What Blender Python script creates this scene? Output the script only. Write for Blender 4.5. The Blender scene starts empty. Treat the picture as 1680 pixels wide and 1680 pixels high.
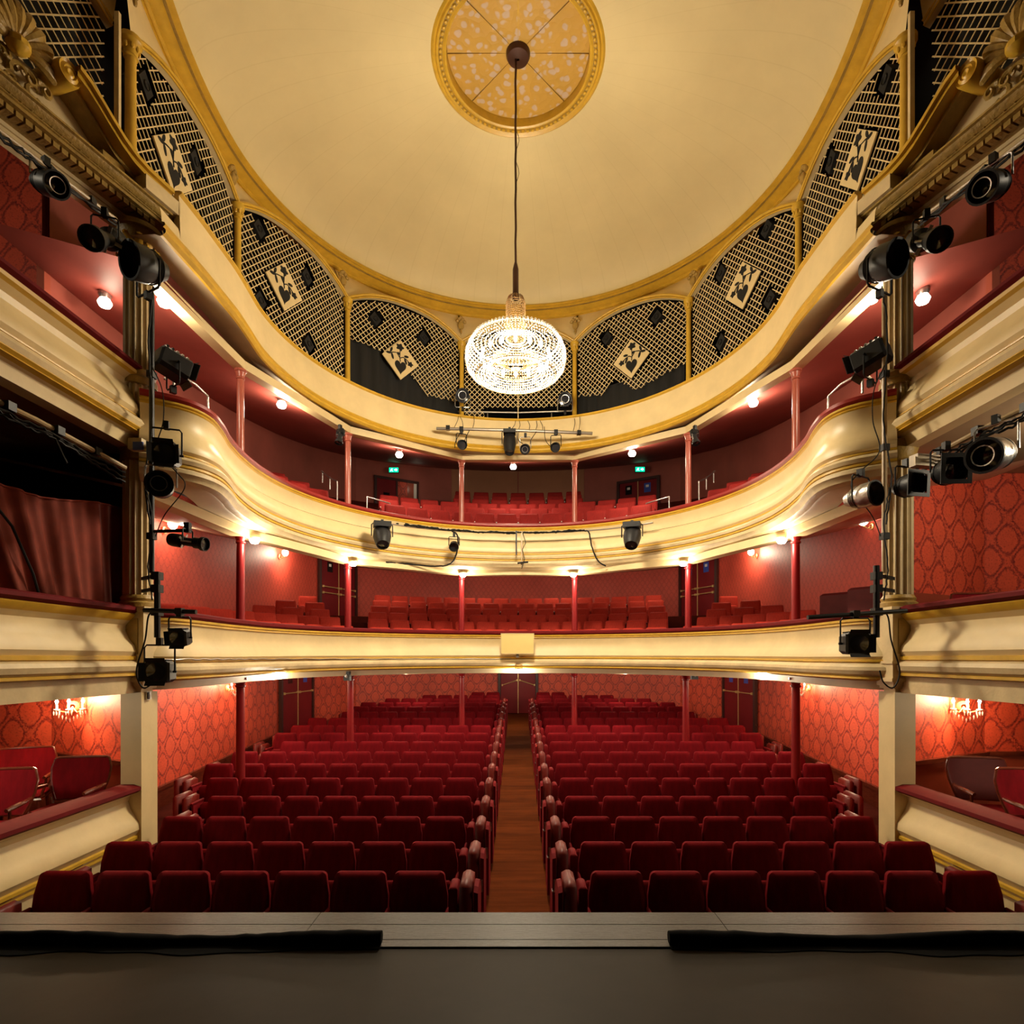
import bpy, math, random
from math import sin, cos, pi, radians, sqrt, atan2, hypot
from mathutils import Vector, Matrix

random.seed(7)
scene = bpy.context.scene
COL = scene.collection
H = 2.66            # eye height above the stalls floor at the front row
F, CX, HY = 960.0, 850.0, 1080.0   # focal length and principal point for a 1680 px frame

# ---------------------------------------------------------------- camera, world, exposure
cam_d = bpy.data.cameras.new('camera'); cam = bpy.data.objects.new('camera', cam_d); COL.objects.link(cam)
cam.location = (0, 0, H); cam.rotation_euler = (pi / 2, 0, 0)
cam_d.sensor_width = 36; cam_d.lens = 36 * F / 1680
cam_d.shift_x = (840 - CX) / 1680; cam_d.shift_y = (HY - 840) / 1680
cam_d.clip_start = 0.05; cam_d.clip_end = 200
scene.camera = cam
wd = bpy.data.worlds.new('world'); scene.world = wd; wd.use_nodes = True
wd.node_tree.nodes['Background'].inputs[0].default_value = (0.012, 0.009, 0.006, 1)
wd.node_tree.nodes['Background'].inputs[1].default_value = 0.3
vs = scene.view_settings
vs.view_transform = 'Standard'; vs.look = 'None'; vs.gamma = 1; vs.use_curve_mapping = False
vs.exposure = 0.0
scene.display_settings.display_device = 'sRGB'
scene.cycles.max_bounces = 7; scene.cycles.diffuse_bounces = 4; scene.cycles.glossy_bounces = 3
scene.cycles.transmission_bounces = 4; scene.cycles.transparent_max_bounces = 8
scene.cycles.caustics_reflective = False; scene.cycles.caustics_refractive = False
scene.cycles.sample_clamp_indirect = 6.0
scene.cycles.use_denoising = True

WARM = (1.0, 0.85, 0.62)
WHITE = (1.0, 0.88, 0.70)
K_CHAND, K_DOWN, K_UPPER, K_DRESS, K_STALLS, K_SCONCE, K_BOX = 860, 780, 76, 34, 50, 46, 40     # watts

def lamp(name, loc, watts, col=WARM, size=0.05, parent=None):
    d = bpy.data.lights.new(name, 'POINT'); d.energy = watts; d.color = col; d.shadow_soft_size = size
    o = bpy.data.objects.new(name, d); COL.objects.link(o); o.location = loc
    if parent is not None:
        o.parent = parent; o.location = Vector(loc) - parent.location
    return o

# ---------------------------------------------------------------- helpers
def P(px, py, Y):
    """the world point at depth Y seen at pixel (px, py) of the photograph"""
    return Vector(((px - CX) / F * Y, Y, H + (HY - py) / F * Y))

def tag(o, label=None, cat=None, group=None, kind=None):
    if label: o['label'] = label
    if cat: o['category'] = cat
    if group: o['group'] = group
    if kind: o['kind'] = kind
    return o

def thing(name, loc, label, cat, group=None, rz=0.0):
    o = bpy.data.objects.new(name, None); COL.objects.link(o)
    o.location = loc; o.rotation_euler = (0, 0, rz); o.empty_display_size = 0.1
    return tag(o, label, cat, group)

class MB:
    def __init__(self):
        self.v = []; self.f = []; self.uv = None
    def add(self, vs_, fs_):
        b = len(self.v)
        self.v.extend([tuple(p) for p in vs_]); self.f.extend([tuple(i + b for i in q) for q in fs_])
        return self
    def box(self, x0, y0, z0, x1, y1, z1):
        return self.add([(x0, y0, z0), (x1, y0, z0), (x1, y1, z0), (x0, y1, z0), (x0, y0, z1), (x1, y0, z1), (x1, y1, z1), (x0, y1, z1)],
                        [(0, 3, 2, 1), (4, 5, 6, 7), (0, 1, 5, 4), (1, 2, 6, 5), (2, 3, 7, 6), (3, 0, 4, 7)])
    def obox(self, c, a, b, d):
        c, a, b, d = Vector(c), Vector(a), Vector(b), Vector(d)
        return self.add([c - a - b - d, c + a - b - d, c + a + b - d, c - a + b - d, c - a - b + d, c + a - b + d, c + a + b + d, c - a + b + d],
                        [(0, 3, 2, 1), (4, 5, 6, 7), (0, 1, 5, 4), (1, 2, 6, 5), (2, 3, 7, 6), (3, 0, 4, 7)])
    def bar(self, p, q, w, t, up=(0, 0, 1)):
        p, q = Vector(p), Vector(q); d = q - p
        if d.length < 1e-6: return self
        dn = d.normalized(); s = dn.cross(Vector(up))
        if s.length < 1e-4: s = dn.cross(Vector((0, 1, 0)))
        s.normalize(); u = s.cross(dn)
        return self.obox((p + q) / 2, d / 2, s * w / 2, u * t / 2)
    def tube(self, pts, r, n=8, caps=True, closed=False):
        pts = [Vector(p) for p in pts]; m = len(pts)
        rr = r if isinstance(r, (list, tuple)) else [r] * m
        up = Vector((0, 0, 1)); rings = []; prev = None
        for i, p in enumerate(pts):
            a = pts[(i - 1) % m] if (i or closed) else p; b = pts[(i + 1) % m] if (i < m - 1 or closed) else p
            t = (b - a)
            if t.length < 1e-9: t = Vector((0, 0, 1))
            t.normalize()
            if prev is None:
                s = t.cross(up)
                if s.length < 1e-3: s = t.cross(Vector((0, 1, 0)))
            else:
                s = prev - t * prev.dot(t)
                if s.length < 1e-6: s = t.cross(up)
            s.normalize(); prev = s; u = t.cross(s)
            rings.append([p + (s * cos(2 * pi * k / n) + u * sin(2 * pi * k / n)) * rr[i] for k in range(n)])
        self.grid(rings, wrap_u=True, wrap_v=closed)
        if caps and not closed:
            b = len(self.v)
            self.v.extend([tuple(x) for x in rings[0]] + [tuple(x) for x in rings[-1]])
            self.f.append(tuple(b + k for k in range(n))); self.f.append(tuple(b + n + n - 1 - k for k in range(n)))
        return self
    def grid(self, rows, wrap_u=False, wrap_v=False):
        n = len(rows[0]); m = len(rows); b = len(self.v)
        for r in rows: self.v.extend([tuple(p) for p in r])
        for i in range(m if wrap_v else m - 1):
            for j in range(n if wrap_u else n - 1):
                i2, j2 = (i + 1) % m, (j + 1) % n
                self.f.append((b + i * n + j, b + i * n + j2, b + i2 * n + j2, b + i2 * n + j))
        return self
    def lathe(self, prof, n=24, c=(0, 0, 0), ax=None, flute=0, depth=0.0, a0=0, a1=2 * pi):
        c = Vector(c); M = Matrix.Identity(3) if ax is None else frame(ax)
        full = abs(a1 - a0 - 2 * pi) < 1e-6; m = n if full else n + 1
        rows = []
        for (r, z) in prof:
            row = []
            for k in range(m):
                a = a0 + (a1 - a0) * k / n
                q = r * (1 - depth * abs(sin(flute * a / 2)) ** 1.0) if flute else r
                row.append(c + M @ Vector((q * cos(a), q * sin(a), z)))
            rows.append(row)
        return self.grid(rows, wrap_u=full)
    def ball(self, c, r, n=8, sc=(1, 1, 1)):
        c = Vector(c); rows = []
        for i in range(n // 2 + 1):
            t = pi * i / (n // 2)
            rows.append([c + Vector((r * sc[0] * max(sin(t), 1e-4) * cos(2 * pi * k / n), r * sc[1] * max(sin(t), 1e-4) * sin(2 * pi * k / n), r * sc[2] * cos(t))) for k in range(n)])
        return self.grid(rows, wrap_u=True)
    def prism(self, poly, fn, d0, d1):
        """extrude a 2-D polygon; fn(u, v, w) -> world"""
        n = len(poly); b = len(self.v)
        for w in (d0, d1): self.v.extend([tuple(fn(u, v, w)) for u, v in poly])
        self.f.append(tuple(b + n - 1 - k for k in range(n))); self.f.append(tuple(b + n + k for k in range(n)))
        for k in range(n):
            k2 = (k + 1) % n
            self.f.append((b + k, b + k2, b + n + k2, b + n + k))
        return self
    def mesh(self, name, m, smooth=True, ang=35, off=(0, 0, 0)):
        me = bpy.data.meshes.new(name)
        ox, oy, oz = off
        me.from_pydata([(x - ox, y - oy, z - oz) for x, y, z in self.v], [], self.f)
        if m is not None: me.materials.append(m)
        if smooth:
            me.polygons.foreach_set('use_smooth', [True] * len(me.polygons))
            me.set_sharp_from_angle(angle=radians(ang))
        if self.uv:
            l = me.uv_layers.new(name='UVMap')
            idx = [0] * len(me.loops); me.loops.foreach_get('vertex_index', idx)
            l.data.foreach_set('uv', [c for i in idx for c in self.uv[i]])
        me.update()
        return me
    def build(self, name, m, parent=None, smooth=True, ang=35, local=False):
        off = (0, 0, 0) if (parent is None or local) else world_loc(parent)
        o = bpy.data.objects.new(name, self.mesh(name, m, smooth, ang, off))
        COL.objects.link(o)
        if parent is not None: o.parent = parent
        return o

def world_loc(o):
    v = Vector((0, 0, 0))
    while o is not None:
        v += Vector(o.location); o = o.parent
    return v

def frame(ax):
    z = Vector(ax).normalized(); x = Vector((0, 0, 1)).cross(z)
    if x.length < 1e-3: x = Vector((1, 0, 0))
    x.normalize(); y = z.cross(x)
    return Matrix((x, y, z)).transposed()

def sg(r, g, b):
    f = lambda c: (c / 255 / 12.92) if c <= 10.3 else ((c / 255 + 0.055) / 1.055) ** 2.4
    return (f(r), f(g), f(b))

# ---------------------------------------------------------------- materials
def mat(name, rgb, rough=0.5, metal=0.0, var=0.0, vscale=4.0, bump=0.0, bscale=30.0, sheen=0.0, dark=None, spec=0.5, coords='Object', stretch=None):
    m = bpy.data.materials.new(name); m.use_nodes = True
    nt = m.node_tree; N = nt.nodes; L = nt.links; b = N['Principled BSDF']
    b.inputs['Base Color'].default_value = (*rgb, 1); b.inputs['Roughness'].default_value = rough; b.inputs['Metallic'].default_value = metal
    b.inputs['Specular IOR Level'].default_value = spec
    if sheen:
        b.inputs['Sheen Weight'].default_value = sheen; b.inputs['Sheen Roughness'].default_value = 0.35
        b.inputs['Sheen Tint'].default_value = (min(1, rgb[0] * 3 + .1), rgb[1] * 3 + .02, rgb[2] * 3 + .02, 1)
    if var or bump:
        tc = N.new('ShaderNodeTexCoord'); mp = N.new('ShaderNodeMapping'); L.new(tc.outputs[coords], mp.inputs[0])
        if stretch: mp.inputs['Scale'].default_value = stretch
    if var:
        ns = N.new('ShaderNodeTexNoise'); ns.inputs['Scale'].default_value = vscale; ns.inputs['Detail'].default_value = 5; ns.inputs['Roughness'].default_value = 0.62
        L.new(mp.outputs[0], ns.inputs['Vector'])
        rp = N.new('ShaderNodeValToRGB'); rp.color_ramp.elements[0].position = 0.32; rp.color_ramp.elements[1].position = 0.68
        d = dark or tuple(c * (1 - var) for c in rgb)
        rp.color_ramp.elements[0].color = (*d, 1); rp.color_ramp.elements[1].color = (*rgb, 1)
        L.new(ns.outputs['Fac'], rp.inputs['Fac']); L.new(rp.outputs['Color'], b.inputs['Base Color'])
    if bump:
        n2 = N.new('ShaderNodeTexNoise'); n2.inputs['Scale'].default_value = bscale; n2.inputs['Detail'].default_value = 3
        L.new(mp.outputs[0], n2.inputs['Vector'])
        bm = N.new('ShaderNodeBump'); bm.inputs['Strength'].default_value = bump; bm.inputs['Distance'].default_value = 0.02
        L.new(n2.outputs['Fac'], bm.inputs['Height']); L.new(bm.outputs['Normal'], b.inputs['Normal'])
    return m

def glow(name, rgb, s):
    m = bpy.data.materials.new(name); m.use_nodes = True; nt = m.node_tree
    b = nt.nodes['Principled BSDF']; b.inputs['Base Color'].default_value = (*rgb, 1)
    b.inputs['Emission Color'].default_value = (*rgb, 1); b.inputs['Emission Strength'].default_value = s
    return m

def wallpaper(name, ground, line, wu, wv, contrast=1.0, fine=0.0):
    """damask: staggered pointed ovals with a serrated outline, on UV metres"""
    m = bpy.data.materials.new(name); m.use_nodes = True; nt = m.node_tree; N = nt.nodes; L = nt.links; b = N['Principled BSDF']
    b.inputs['Roughness'].default_value = 0.55
    uv = N.new('ShaderNodeUVMap'); uv.uv_map = 'UVMap'
    nz = N.new('ShaderNodeTexNoise'); nz.inputs['Scale'].default_value = 26 if not fine else 60; nz.inputs['Detail'].default_value = 2
    L.new(uv.outputs[0], nz.inputs['Vector'])
    def M(op, a, b_=None):
        n = N.new('ShaderNodeMath'); n.operation = op
        for i, x in enumerate((a, b_)):
            if x is None: continue
            if isinstance(x, (int, float)): n.inputs[i].default_value = x
            else: L.new(x, n.inputs[i])
        return n.outputs[0]
    nz2 = N.new('ShaderNodeTexNoise'); nz2.inputs['Scale'].default_value = 42; nz2.inputs['Detail'].default_value = 2
    L.new(uv.outputs[0], nz2.inputs['Vector'])
    sp = N.new('ShaderNodeSeparateXYZ'); L.new(uv.outputs[0], sp.inputs[0])
    j = M('MULTIPLY', M('SUBTRACT', nz.outputs['Fac'], 0.5), 0.075 if not fine else 0.03)
    a = M('COSINE', M('MULTIPLY', M('ADD', sp.outputs['X'], j), 2 * pi / wu))
    c = M('COSINE', M('MULTIPLY', M('ADD', sp.outputs['Y'], j), 2 * pi / wv))
    f = M('ABSOLUTE', M('ADD', a, c))
    d = M('ABSOLUTE', M('SUBTRACT', M('ADD', f, M('MULTIPLY', M('SUBTRACT', nz2.outputs['Fac'], 0.5), 0.75)), 0.44 if not fine else 0.30))
    ln = M('MAXIMUM', M('SUBTRACT', 1.0, M('MULTIPLY', d, 2.6 if not fine else 3.0)), 0.0)
    n3 = N.new('ShaderNodeTexNoise'); n3.inputs['Scale'].default_value = 90 if fine else 40; n3.inputs['Detail'].default_value = 3
    L.new(uv.outputs[0], n3.inputs['Vector'])
    dots = M('MULTIPLY', M('MAXIMUM', M('SUBTRACT', n3.outputs['Fac'], 0.52), 0.0), 2.2 if not fine else 5.0)
    mid = M('MULTIPLY', M('MAXIMUM', M('SUBTRACT', 0.5, M('ABSOLUTE', M('SUBTRACT', f, 1.55))), 0.0), 0.18)
    gap = M('MULTIPLY', M('MAXIMUM', M('SUBTRACT', 0.10, f), 0.0), 0.5)
    k = M('MINIMUM', M('MULTIPLY', M('ADD', M('ADD', M('MULTIPLY', ln, 0.82), dots), M('ADD', mid, gap)), contrast), 1.0)
    n4 = N.new('ShaderNodeTexNoise'); n4.inputs['Scale'].default_value = 0.9; n4.inputs['Detail'].default_value = 3
    L.new(uv.outputs[0], n4.inputs['Vector'])
    mx = N.new('ShaderNodeMix'); mx.data_type = 'RGBA'; mx.inputs[6].default_value = (*ground, 1); mx.inputs[7].default_value = (*line, 1)
    L.new(k, mx.inputs[0])
    m2 = N.new('ShaderNodeMix'); m2.data_type = 'RGBA'; m2.blend_type = 'MULTIPLY'; m2.inputs[7].default_value = (0.72, 0.66, 0.62, 1)
    L.new(M('MULTIPLY', M('MAXIMUM', M('SUBTRACT', n4.outputs['Fac'], 0.45), 0.0), 3.0), m2.inputs[0]); L.new(mx.outputs[2], m2.inputs[6])
    L.new(m2.outputs[2], b.inputs['Base Color'])
    return m

M_ = {}
M_['cream'] = mat('cream_paint', (0.74, 0.58, 0.30), 0.45, var=0.16, vscale=1.6, bump=0.12, bscale=9)
M_['cream_dirty'] = mat('cream_paint_worn', (0.70, 0.55, 0.30), 0.5, var=0.28, vscale=2.5, bump=0.2, bscale=14)
M_['dome'] = mat('dome_plaster', (0.71, 0.585, 0.31), 0.6, var=0.10, vscale=0.9, bump=0.08, bscale=3)
M_['gold'] = mat('ochre_gilding', (0.64, 0.385, 0.035), 0.38, var=0.2, vscale=6)
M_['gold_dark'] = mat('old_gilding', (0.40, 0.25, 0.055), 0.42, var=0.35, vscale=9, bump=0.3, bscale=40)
M_['rail'] = mat('dark_red_plush_rail', (0.13, 0.005, 0.007), 0.75, sheen=0.05, spec=0.12, var=0.2, vscale=8)
M_['rail_red'] = mat('red_painted_rail', (0.28, 0.018, 0.014), 0.4, spec=0.3, var=0.15, vscale=8)  # brighter red of the upper circle rail
M_['velvet'] = mat('crimson_velvet', (0.17, 0.003, 0.007), 0.8, sheen=0.12, var=0.35, vscale=5, spec=0.08, stretch=(3, 3, 0.7))
M_['velvet2'] = mat('crimson_velvet_panel', (0.17, 0.004, 0.007), 0.75, sheen=0.1, var=0.3, vscale=6, spec=0.1)
M_['armrest'] = mat('red_lacquer', (0.15, 0.011, 0.007), 0.42, spec=0.22, var=0.15, vscale=10)
M_['plush'] = mat('vermilion_plush', (0.46, 0.034, 0.018), 0.75, sheen=0.15, var=0.25, vscale=14, spec=0.2, stretch=(4, 4, 0.6))
M_['plush2'] = mat('scarlet_plush', (0.27, 0.014, 0.011), 0.75, sheen=0.12, var=0.25, vscale=14, spec=0.2, stretch=(4, 4, 0.6))
M_['iron_red'] = mat('red_gloss_iron', (0.22, 0.008, 0.010), 0.38, spec=0.35, var=0.1, vscale=3)
M_['iron_rose'] = mat('rose_gloss_iron', (0.38, 0.09, 0.055), 0.28, var=0.12, vscale=3)
M_['black'] = mat('black_enamel', (0.010, 0.010, 0.011), 0.48, spec=0.3, var=0.2, vscale=20)
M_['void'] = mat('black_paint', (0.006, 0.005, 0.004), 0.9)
M_['drape'] = mat('black_drape', (0.012, 0.011, 0.010), 0.95, var=0.3, vscale=3, stretch=(6, 6, 0.3))
M_['lens'] = mat('spot_lens', (0.03, 0.03, 0.035), 0.08, spec=0.8)
M_['silver'] = mat('scuffed_aluminium', (0.55, 0.53, 0.50), 0.35, metal=0.9, var=0.3, vscale=12, bump=0.3, bscale=25)
M_['steel'] = mat('grey_steel', (0.33, 0.29, 0.24), 0.4, metal=0.7)
M_['brass'] = mat('brass', (0.75, 0.54, 0.22), 0.3, metal=0.35)
M_['cable'] = mat('black_cable', (0.010, 0.009, 0.008), 0.6, spec=0.2)
M_['pipe_tan'] = mat('tan_painted_pipe', (0.42, 0.29, 0.14), 0.4, var=0.2, vscale=10)
M_['wall_up'] = mat('maroon_wall_paint', (0.42, 0.105, 0.075), 0.5, var=0.25, vscale=0.8)
M_['wall_panel'] = mat('brown_wall_panel', (0.44, 0.19, 0.09), 0.5, var=0.2, vscale=0.8)
M_['ceil_red'] = mat('oxblood_ceiling', (0.34, 0.070, 0.052), 0.55, spec=0.2, var=0.2, vscale=1.2)
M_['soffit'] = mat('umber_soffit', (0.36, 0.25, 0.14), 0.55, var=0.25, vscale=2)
M_['ceil_cream'] = mat('cream_ceiling', (0.70, 0.58, 0.38), 0.55, var=0.1)
M_['wall_red'] = wallpaper('damask_wallpaper', (0.70, 0.085, 0.035), (0.15, 0.008, 0.010), 0.44, 0.56, 1.0)
M_['wall_mid'] = wallpaper('fine_damask_wallpaper', (0.66, 0.085, 0.05), (0.18, 0.012, 0.012), 0.17, 0.24, 0.5, fine=1.0)
M_['dado'] = mat('red_brown_dado', (0.30, 0.05, 0.025), 0.4, var=0.2, vscale=3)
M_['wood_red'] = mat('mahogany', (0.14, 0.025, 0.012), 0.22, var=0.3, vscale=8, stretch=(1, 1, 6))
M_['door'] = mat('oxblood_door_paint', (0.20, 0.010, 0.014), 0.4, spec=0.25, var=0.15, vscale=2)
M_['door_frame'] = mat('dark_door_frame', (0.05, 0.015, 0.012), 0.4)
M_['carpet'] = mat('rust_carpet', (0.13, 0.028, 0.005), 0.9, spec=0.05, var=0.45, vscale=3, bump=0.3, bscale=90, stretch=(0.4, 3, 1))
M_['carpet_red'] = mat('red_floor_carpet', (0.07, 0.010, 0.006), 0.95, spec=0.05, var=0.3, vscale=6)
M_['stage'] = mat('worn_stage_vinyl', (0.026, 0.020, 0.013), 0.5, spec=0.06, var=0.3, vscale=1.3, bump=0.1, bscale=5)
M_['plank'] = mat('grey_stage_board', (0.038, 0.031, 0.022), 0.36, spec=0.22, var=0.3, vscale=3, bump=0.2, bscale=30, stretch=(0.5, 8, 8))
M_['blackcloth'] = mat('black_molton', (0.006, 0.006, 0.006), 1.0, spec=0.1)
M_['bulb'] = glow('lit_bulb', (1.0, 0.86, 0.62), 30)
M_['bulb_soft'] = glow('lit_globe', (1.0, 0.88, 0.66), 16)
M_['exit'] = glow('lit_exit_sign', (0.0, 0.75, 0.36), 1.6)
M_['exit_white'] = glow('lit_exit_pictogram', (0.75, 1.0, 0.85), 2.0)
M_['notice_blue'] = mat('blue_notice', (0.03, 0.08, 0.45), 0.4)
M_['paper'] = mat('white_paper', (0.75, 0.72, 0.66), 0.6)
M_['glass_dark'] = mat('dark_pane', (0.01, 0.01, 0.012), 0.05, spec=0.8)
M_['sign_cream'] = mat('pale_yellow_board', (0.85, 0.68, 0.26), 0.5, var=0.06, vscale=3)
M_['curtain'] = mat('rust_velvet_curtain', (0.22, 0.026, 0.008), 0.85, sheen=0.4, var=0.3, vscale=5)
M_['brown_bronze'] = mat('brown_bronze', (0.06, 0.022, 0.014), 0.35, metal=0.3)
M_['brown_leather'] = mat('brown_red_leather', (0.10, 0.012, 0.012), 0.6, spec=0.2, var=0.2, vscale=6)

def crystal(name='cut_crystal', a=(0.95, 0.93, 0.86), c=(0.9, 0.87, 0.8)):
    m = bpy.data.materials.new(name); m.use_nodes = True; nt = m.node_tree; N = nt.nodes; L = nt.links
    out = N['Material Output']; N.remove(N['Principled BSDF'])
    t = N.new('ShaderNodeBsdfTranslucent'); t.inputs[0].default_value = (*a, 1)
    g = N.new('ShaderNodeBsdfGlossy'); g.inputs[0].default_value = (1, 0.98, 0.93, 1); g.inputs['Roughness'].default_value = 0.12
    d = N.new('ShaderNodeBsdfDiffuse'); d.inputs[0].default_value = (*c, 1)
    x = N.new('ShaderNodeMixShader'); x.inputs[0].default_value = 0.35; L.new(t.outputs[0], x.inputs[1]); L.new(d.outputs[0], x.inputs[2])
    y = N.new('ShaderNodeMixShader'); y.inputs[0].default_value = 0.25; L.new(x.outputs[0], y.inputs[1]); L.new(g.outputs[0], y.inputs[2])
    L.new(y.outputs[0], out.inputs[0])
    return m
M_['crystal'] = crystal()
M_['amber'] = crystal('amber_crystal', (0.42, 0.26, 0.10), (0.40, 0.26, 0.11))

def fretwork():
    """gilt fretwork with pale holes, rings about the object's own origin"""
    m = bpy.data.materials.new('gilt_fretwork'); m.use_nodes = True; nt = m.node_tree; N = nt.nodes; L = nt.links; b = N['Principled BSDF']
    b.inputs['Roughness'].default_value = 0.5
    tc = N.new('ShaderNodeTexCoord')
    vo = N.new('ShaderNodeTexVoronoi'); vo.feature = 'F1'; vo.inputs['Scale'].default_value = 8.5
    ns = N.new('ShaderNodeTexNoise'); ns.inputs['Scale'].default_value = 5
    mx = N.new('ShaderNodeMix'); mx.data_type = 'VECTOR'; mx.inputs[0].default_value = 0.12
    L.new(tc.outputs['Object'], ns.inputs['Vector']); L.new(tc.outputs['Object'], mx.inputs[4]); L.new(ns.outputs['Color'], mx.inputs[5]); L.new(mx.outputs[1], vo.inputs['Vector'])
    rp = N.new('ShaderNodeValToRGB'); e = rp.color_ramp.elements
    e[0].position = 0.30; e[0].color = (0.50, 0.37, 0.27, 1); e[1].position = 0.42; e[1].color = (0.50, 0.29, 0.05, 1)
    L.new(vo.outputs['Distance'], rp.inputs['Fac']); L.new(rp.outputs['Color'], b.inputs['Base Color'])
    bm = N.new('ShaderNodeBump'); bm.inputs['Strength'].default_value = 0.6; bm.inputs['Distance'].default_value = 0.02
    L.new(vo.outputs['Distance'], bm.inputs['Height']); L.new(bm.outputs['Normal'], b.inputs['Normal'])
    return m
M_['fret'] = fretwork()

ORD = ['zeroth', 'first', 'second', 'third', 'fourth', 'fifth', 'sixth', 'seventh', 'eighth', 'ninth', 'tenth', 'eleventh', 'twelfth', 'thirteenth',
       'fourteenth', 'fifteenth', 'sixteenth', 'seventeenth', 'eighteenth', 'nineteenth', 'twentieth', 'twenty-first']
SIDE = {-1: 'left', 1: 'right'}

def dome_seams(m):
    """faint radial seams of the plaster panels about the dome's axis"""
    nt = m.node_tree; N = nt.nodes; L = nt.links; b = N['Principled BSDF']
    src = b.inputs['Base Color'].links[0].from_socket
    tc = N.new('ShaderNodeTexCoord'); mp = N.new('ShaderNodeMapping'); mp.inputs['Location'].default_value = (0, -8.8, 0)
    L.new(tc.outputs['Object'], mp.inputs[0])
    g = N.new('ShaderNodeTexGradient'); g.gradient_type = 'RADIAL'; L.new(mp.outputs[0], g.inputs[0])
    w = N.new('ShaderNodeMath'); w.operation = 'MULTIPLY'; w.inputs[1].default_value = 56; L.new(g.outputs['Fac'], w.inputs[0])
    fr = N.new('ShaderNodeMath'); fr.operation = 'FRACT'; L.new(w.outputs[0], fr.inputs[0])
    rp = N.new('ShaderNodeValToRGB'); e = rp.color_ramp.elements
    e[0].position = 0.0; e[0].color = (0.93, 0.92, 0.89, 1); e[1].position = 0.05; e[1].color = (1, 1, 1, 1)
    L.new(fr.outputs[0], rp.inputs['Fac'])
    mx = N.new('ShaderNodeMix'); mx.data_type = 'RGBA'; mx.blend_type = 'MULTIPLY'; mx.inputs[0].default_value = 1
    L.new(src, mx.inputs[6]); L.new(rp.outputs['Color'], mx.inputs[7]); L.new(mx.outputs[2], b.inputs['Base Color'])
dome_seams(M_['dome'])
# ---------------------------------------------------------------- plan of the house: a horseshoe about (0, C0)
C0 = 8.8
WALL = [(-6.1, 6.0), (-6.1, 14.8), (-5.9, 16.9), (-5.15, 18.6), (-4.2, 19.4), (-2.4, 20.2), (0, 20.5)]
WALL = WALL + [(-x, y) for x, y in WALL[-2::-1]]

def wall_dist(ox, oy, dx, dy):
    best = 99
    for (x0, y0), (x1, y1) in zip(WALL, WALL[1:]):
        ex, ey = x1 - x0, y1 - y0; den = dx * ey - dy * ex
        if abs(den) < 1e-9: continue
        t = ((x0 - ox) * ey - (y0 - oy) * ex) / den; u = ((x0 - ox) * dy - (y0 - oy) * dx) / den
        if t > 0 and -1e-6 <= u <= 1 + 1e-6: best = min(best, t)
    return best

def stations(y0=6.5, ns=10, na=64):
    out = []
    for i in range(ns): out.append((0, y0 + (C0 - y0) * i / ns, -1, 0))
    for i in range(na + 1):
        a = -pi / 2 + pi * i / na; out.append((0, C0, sin(a), cos(a)))
    for i in range(ns): out.append((0, C0 - (C0 - y0) * (i + 1) / ns, 1, 0))
    return out

def sp(st, r, z=0.0):
    return Vector((st[0] + st[2] * r, st[1] + st[3] * r, z))

def depth_of(st, r): return st[1] + st[3] * r

# ---- walls
def wall_strip(pts, z0, z1, name, m, thick=0.12):
    mb = MB(); mb.uv = []
    u = 0; rows = []
    for i, (x, y) in enumerate(pts):
        if i: u += hypot(x - pts[i - 1][0], y - pts[i - 1][1])
        rows.append([(x, y, z0), (x, y, z1)]); mb.uv += [(u, z0), (u, z1)]
    mb.grid(rows)
    # the outside face
    n = len(mb.v); rows2 = []
    for i, (x, y) in enumerate(pts):
        a = pts[max(i - 1, 0)]; b = pts[min(i + 1, len(pts) - 1)]
        tx, ty = b[0] - a[0], b[1] - a[1]; l = hypot(tx, ty); nx, ny = -ty / l, tx / l
        rows2.append([(x + nx * thick, y + ny * thick, z0), (x + nx * thick, y + ny * thick, z1)]); mb.uv += [(0, 0), (0, 0)]
    mb.grid(rows2)
    o = mb.build(name, m, smooth=True, ang=25); tag(o, kind='structure')
    return o

def dens(pts, step=0.5):
    out = [pts[0]]
    for (x0, y0), (x1, y1) in zip(pts, pts[1:]):
        k = max(1, int(hypot(x1 - x0, y1 - y0) / step))
        out += [(x0 + (x1 - x0) * i / k, y0 + (y1 - y0) * i / k) for i in range(1, k + 1)]
    return out
LEFTW = [(-6.1, 7.62), (-6.1, 14.8), (-5.9, 16.9), (-5.15, 18.6)]
BACKW = [(-5.15, 18.6), (-4.2, 19.4), (-2.4, 20.2), (0, 20.5), (2.4, 20.2), (4.2, 19.4), (5.15, 18.6)]
RIGHTW = [(-x, y) for x, y in LEFTW[::-1]]
D_CEIL0, U_CEIL0 = H + 1.90, H + 4.44
for (z0, z1, m) in ((-0.1, H + 0.3, M_['wall_red']), (H + 0.3, H + 3.6, M_['wall_mid']), (H + 3.6, H + 6.9, M_['wall_up']), (H + 6.9, H + 8.6, M_['void'])):
    wall_strip(dens(LEFTW), z0, z1, 'wall_left', m); wall_strip(dens(BACKW), z0, z1, 'wall_back', m); wall_strip(dens(RIGHTW), z0, z1, 'wall_right', m)

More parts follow.
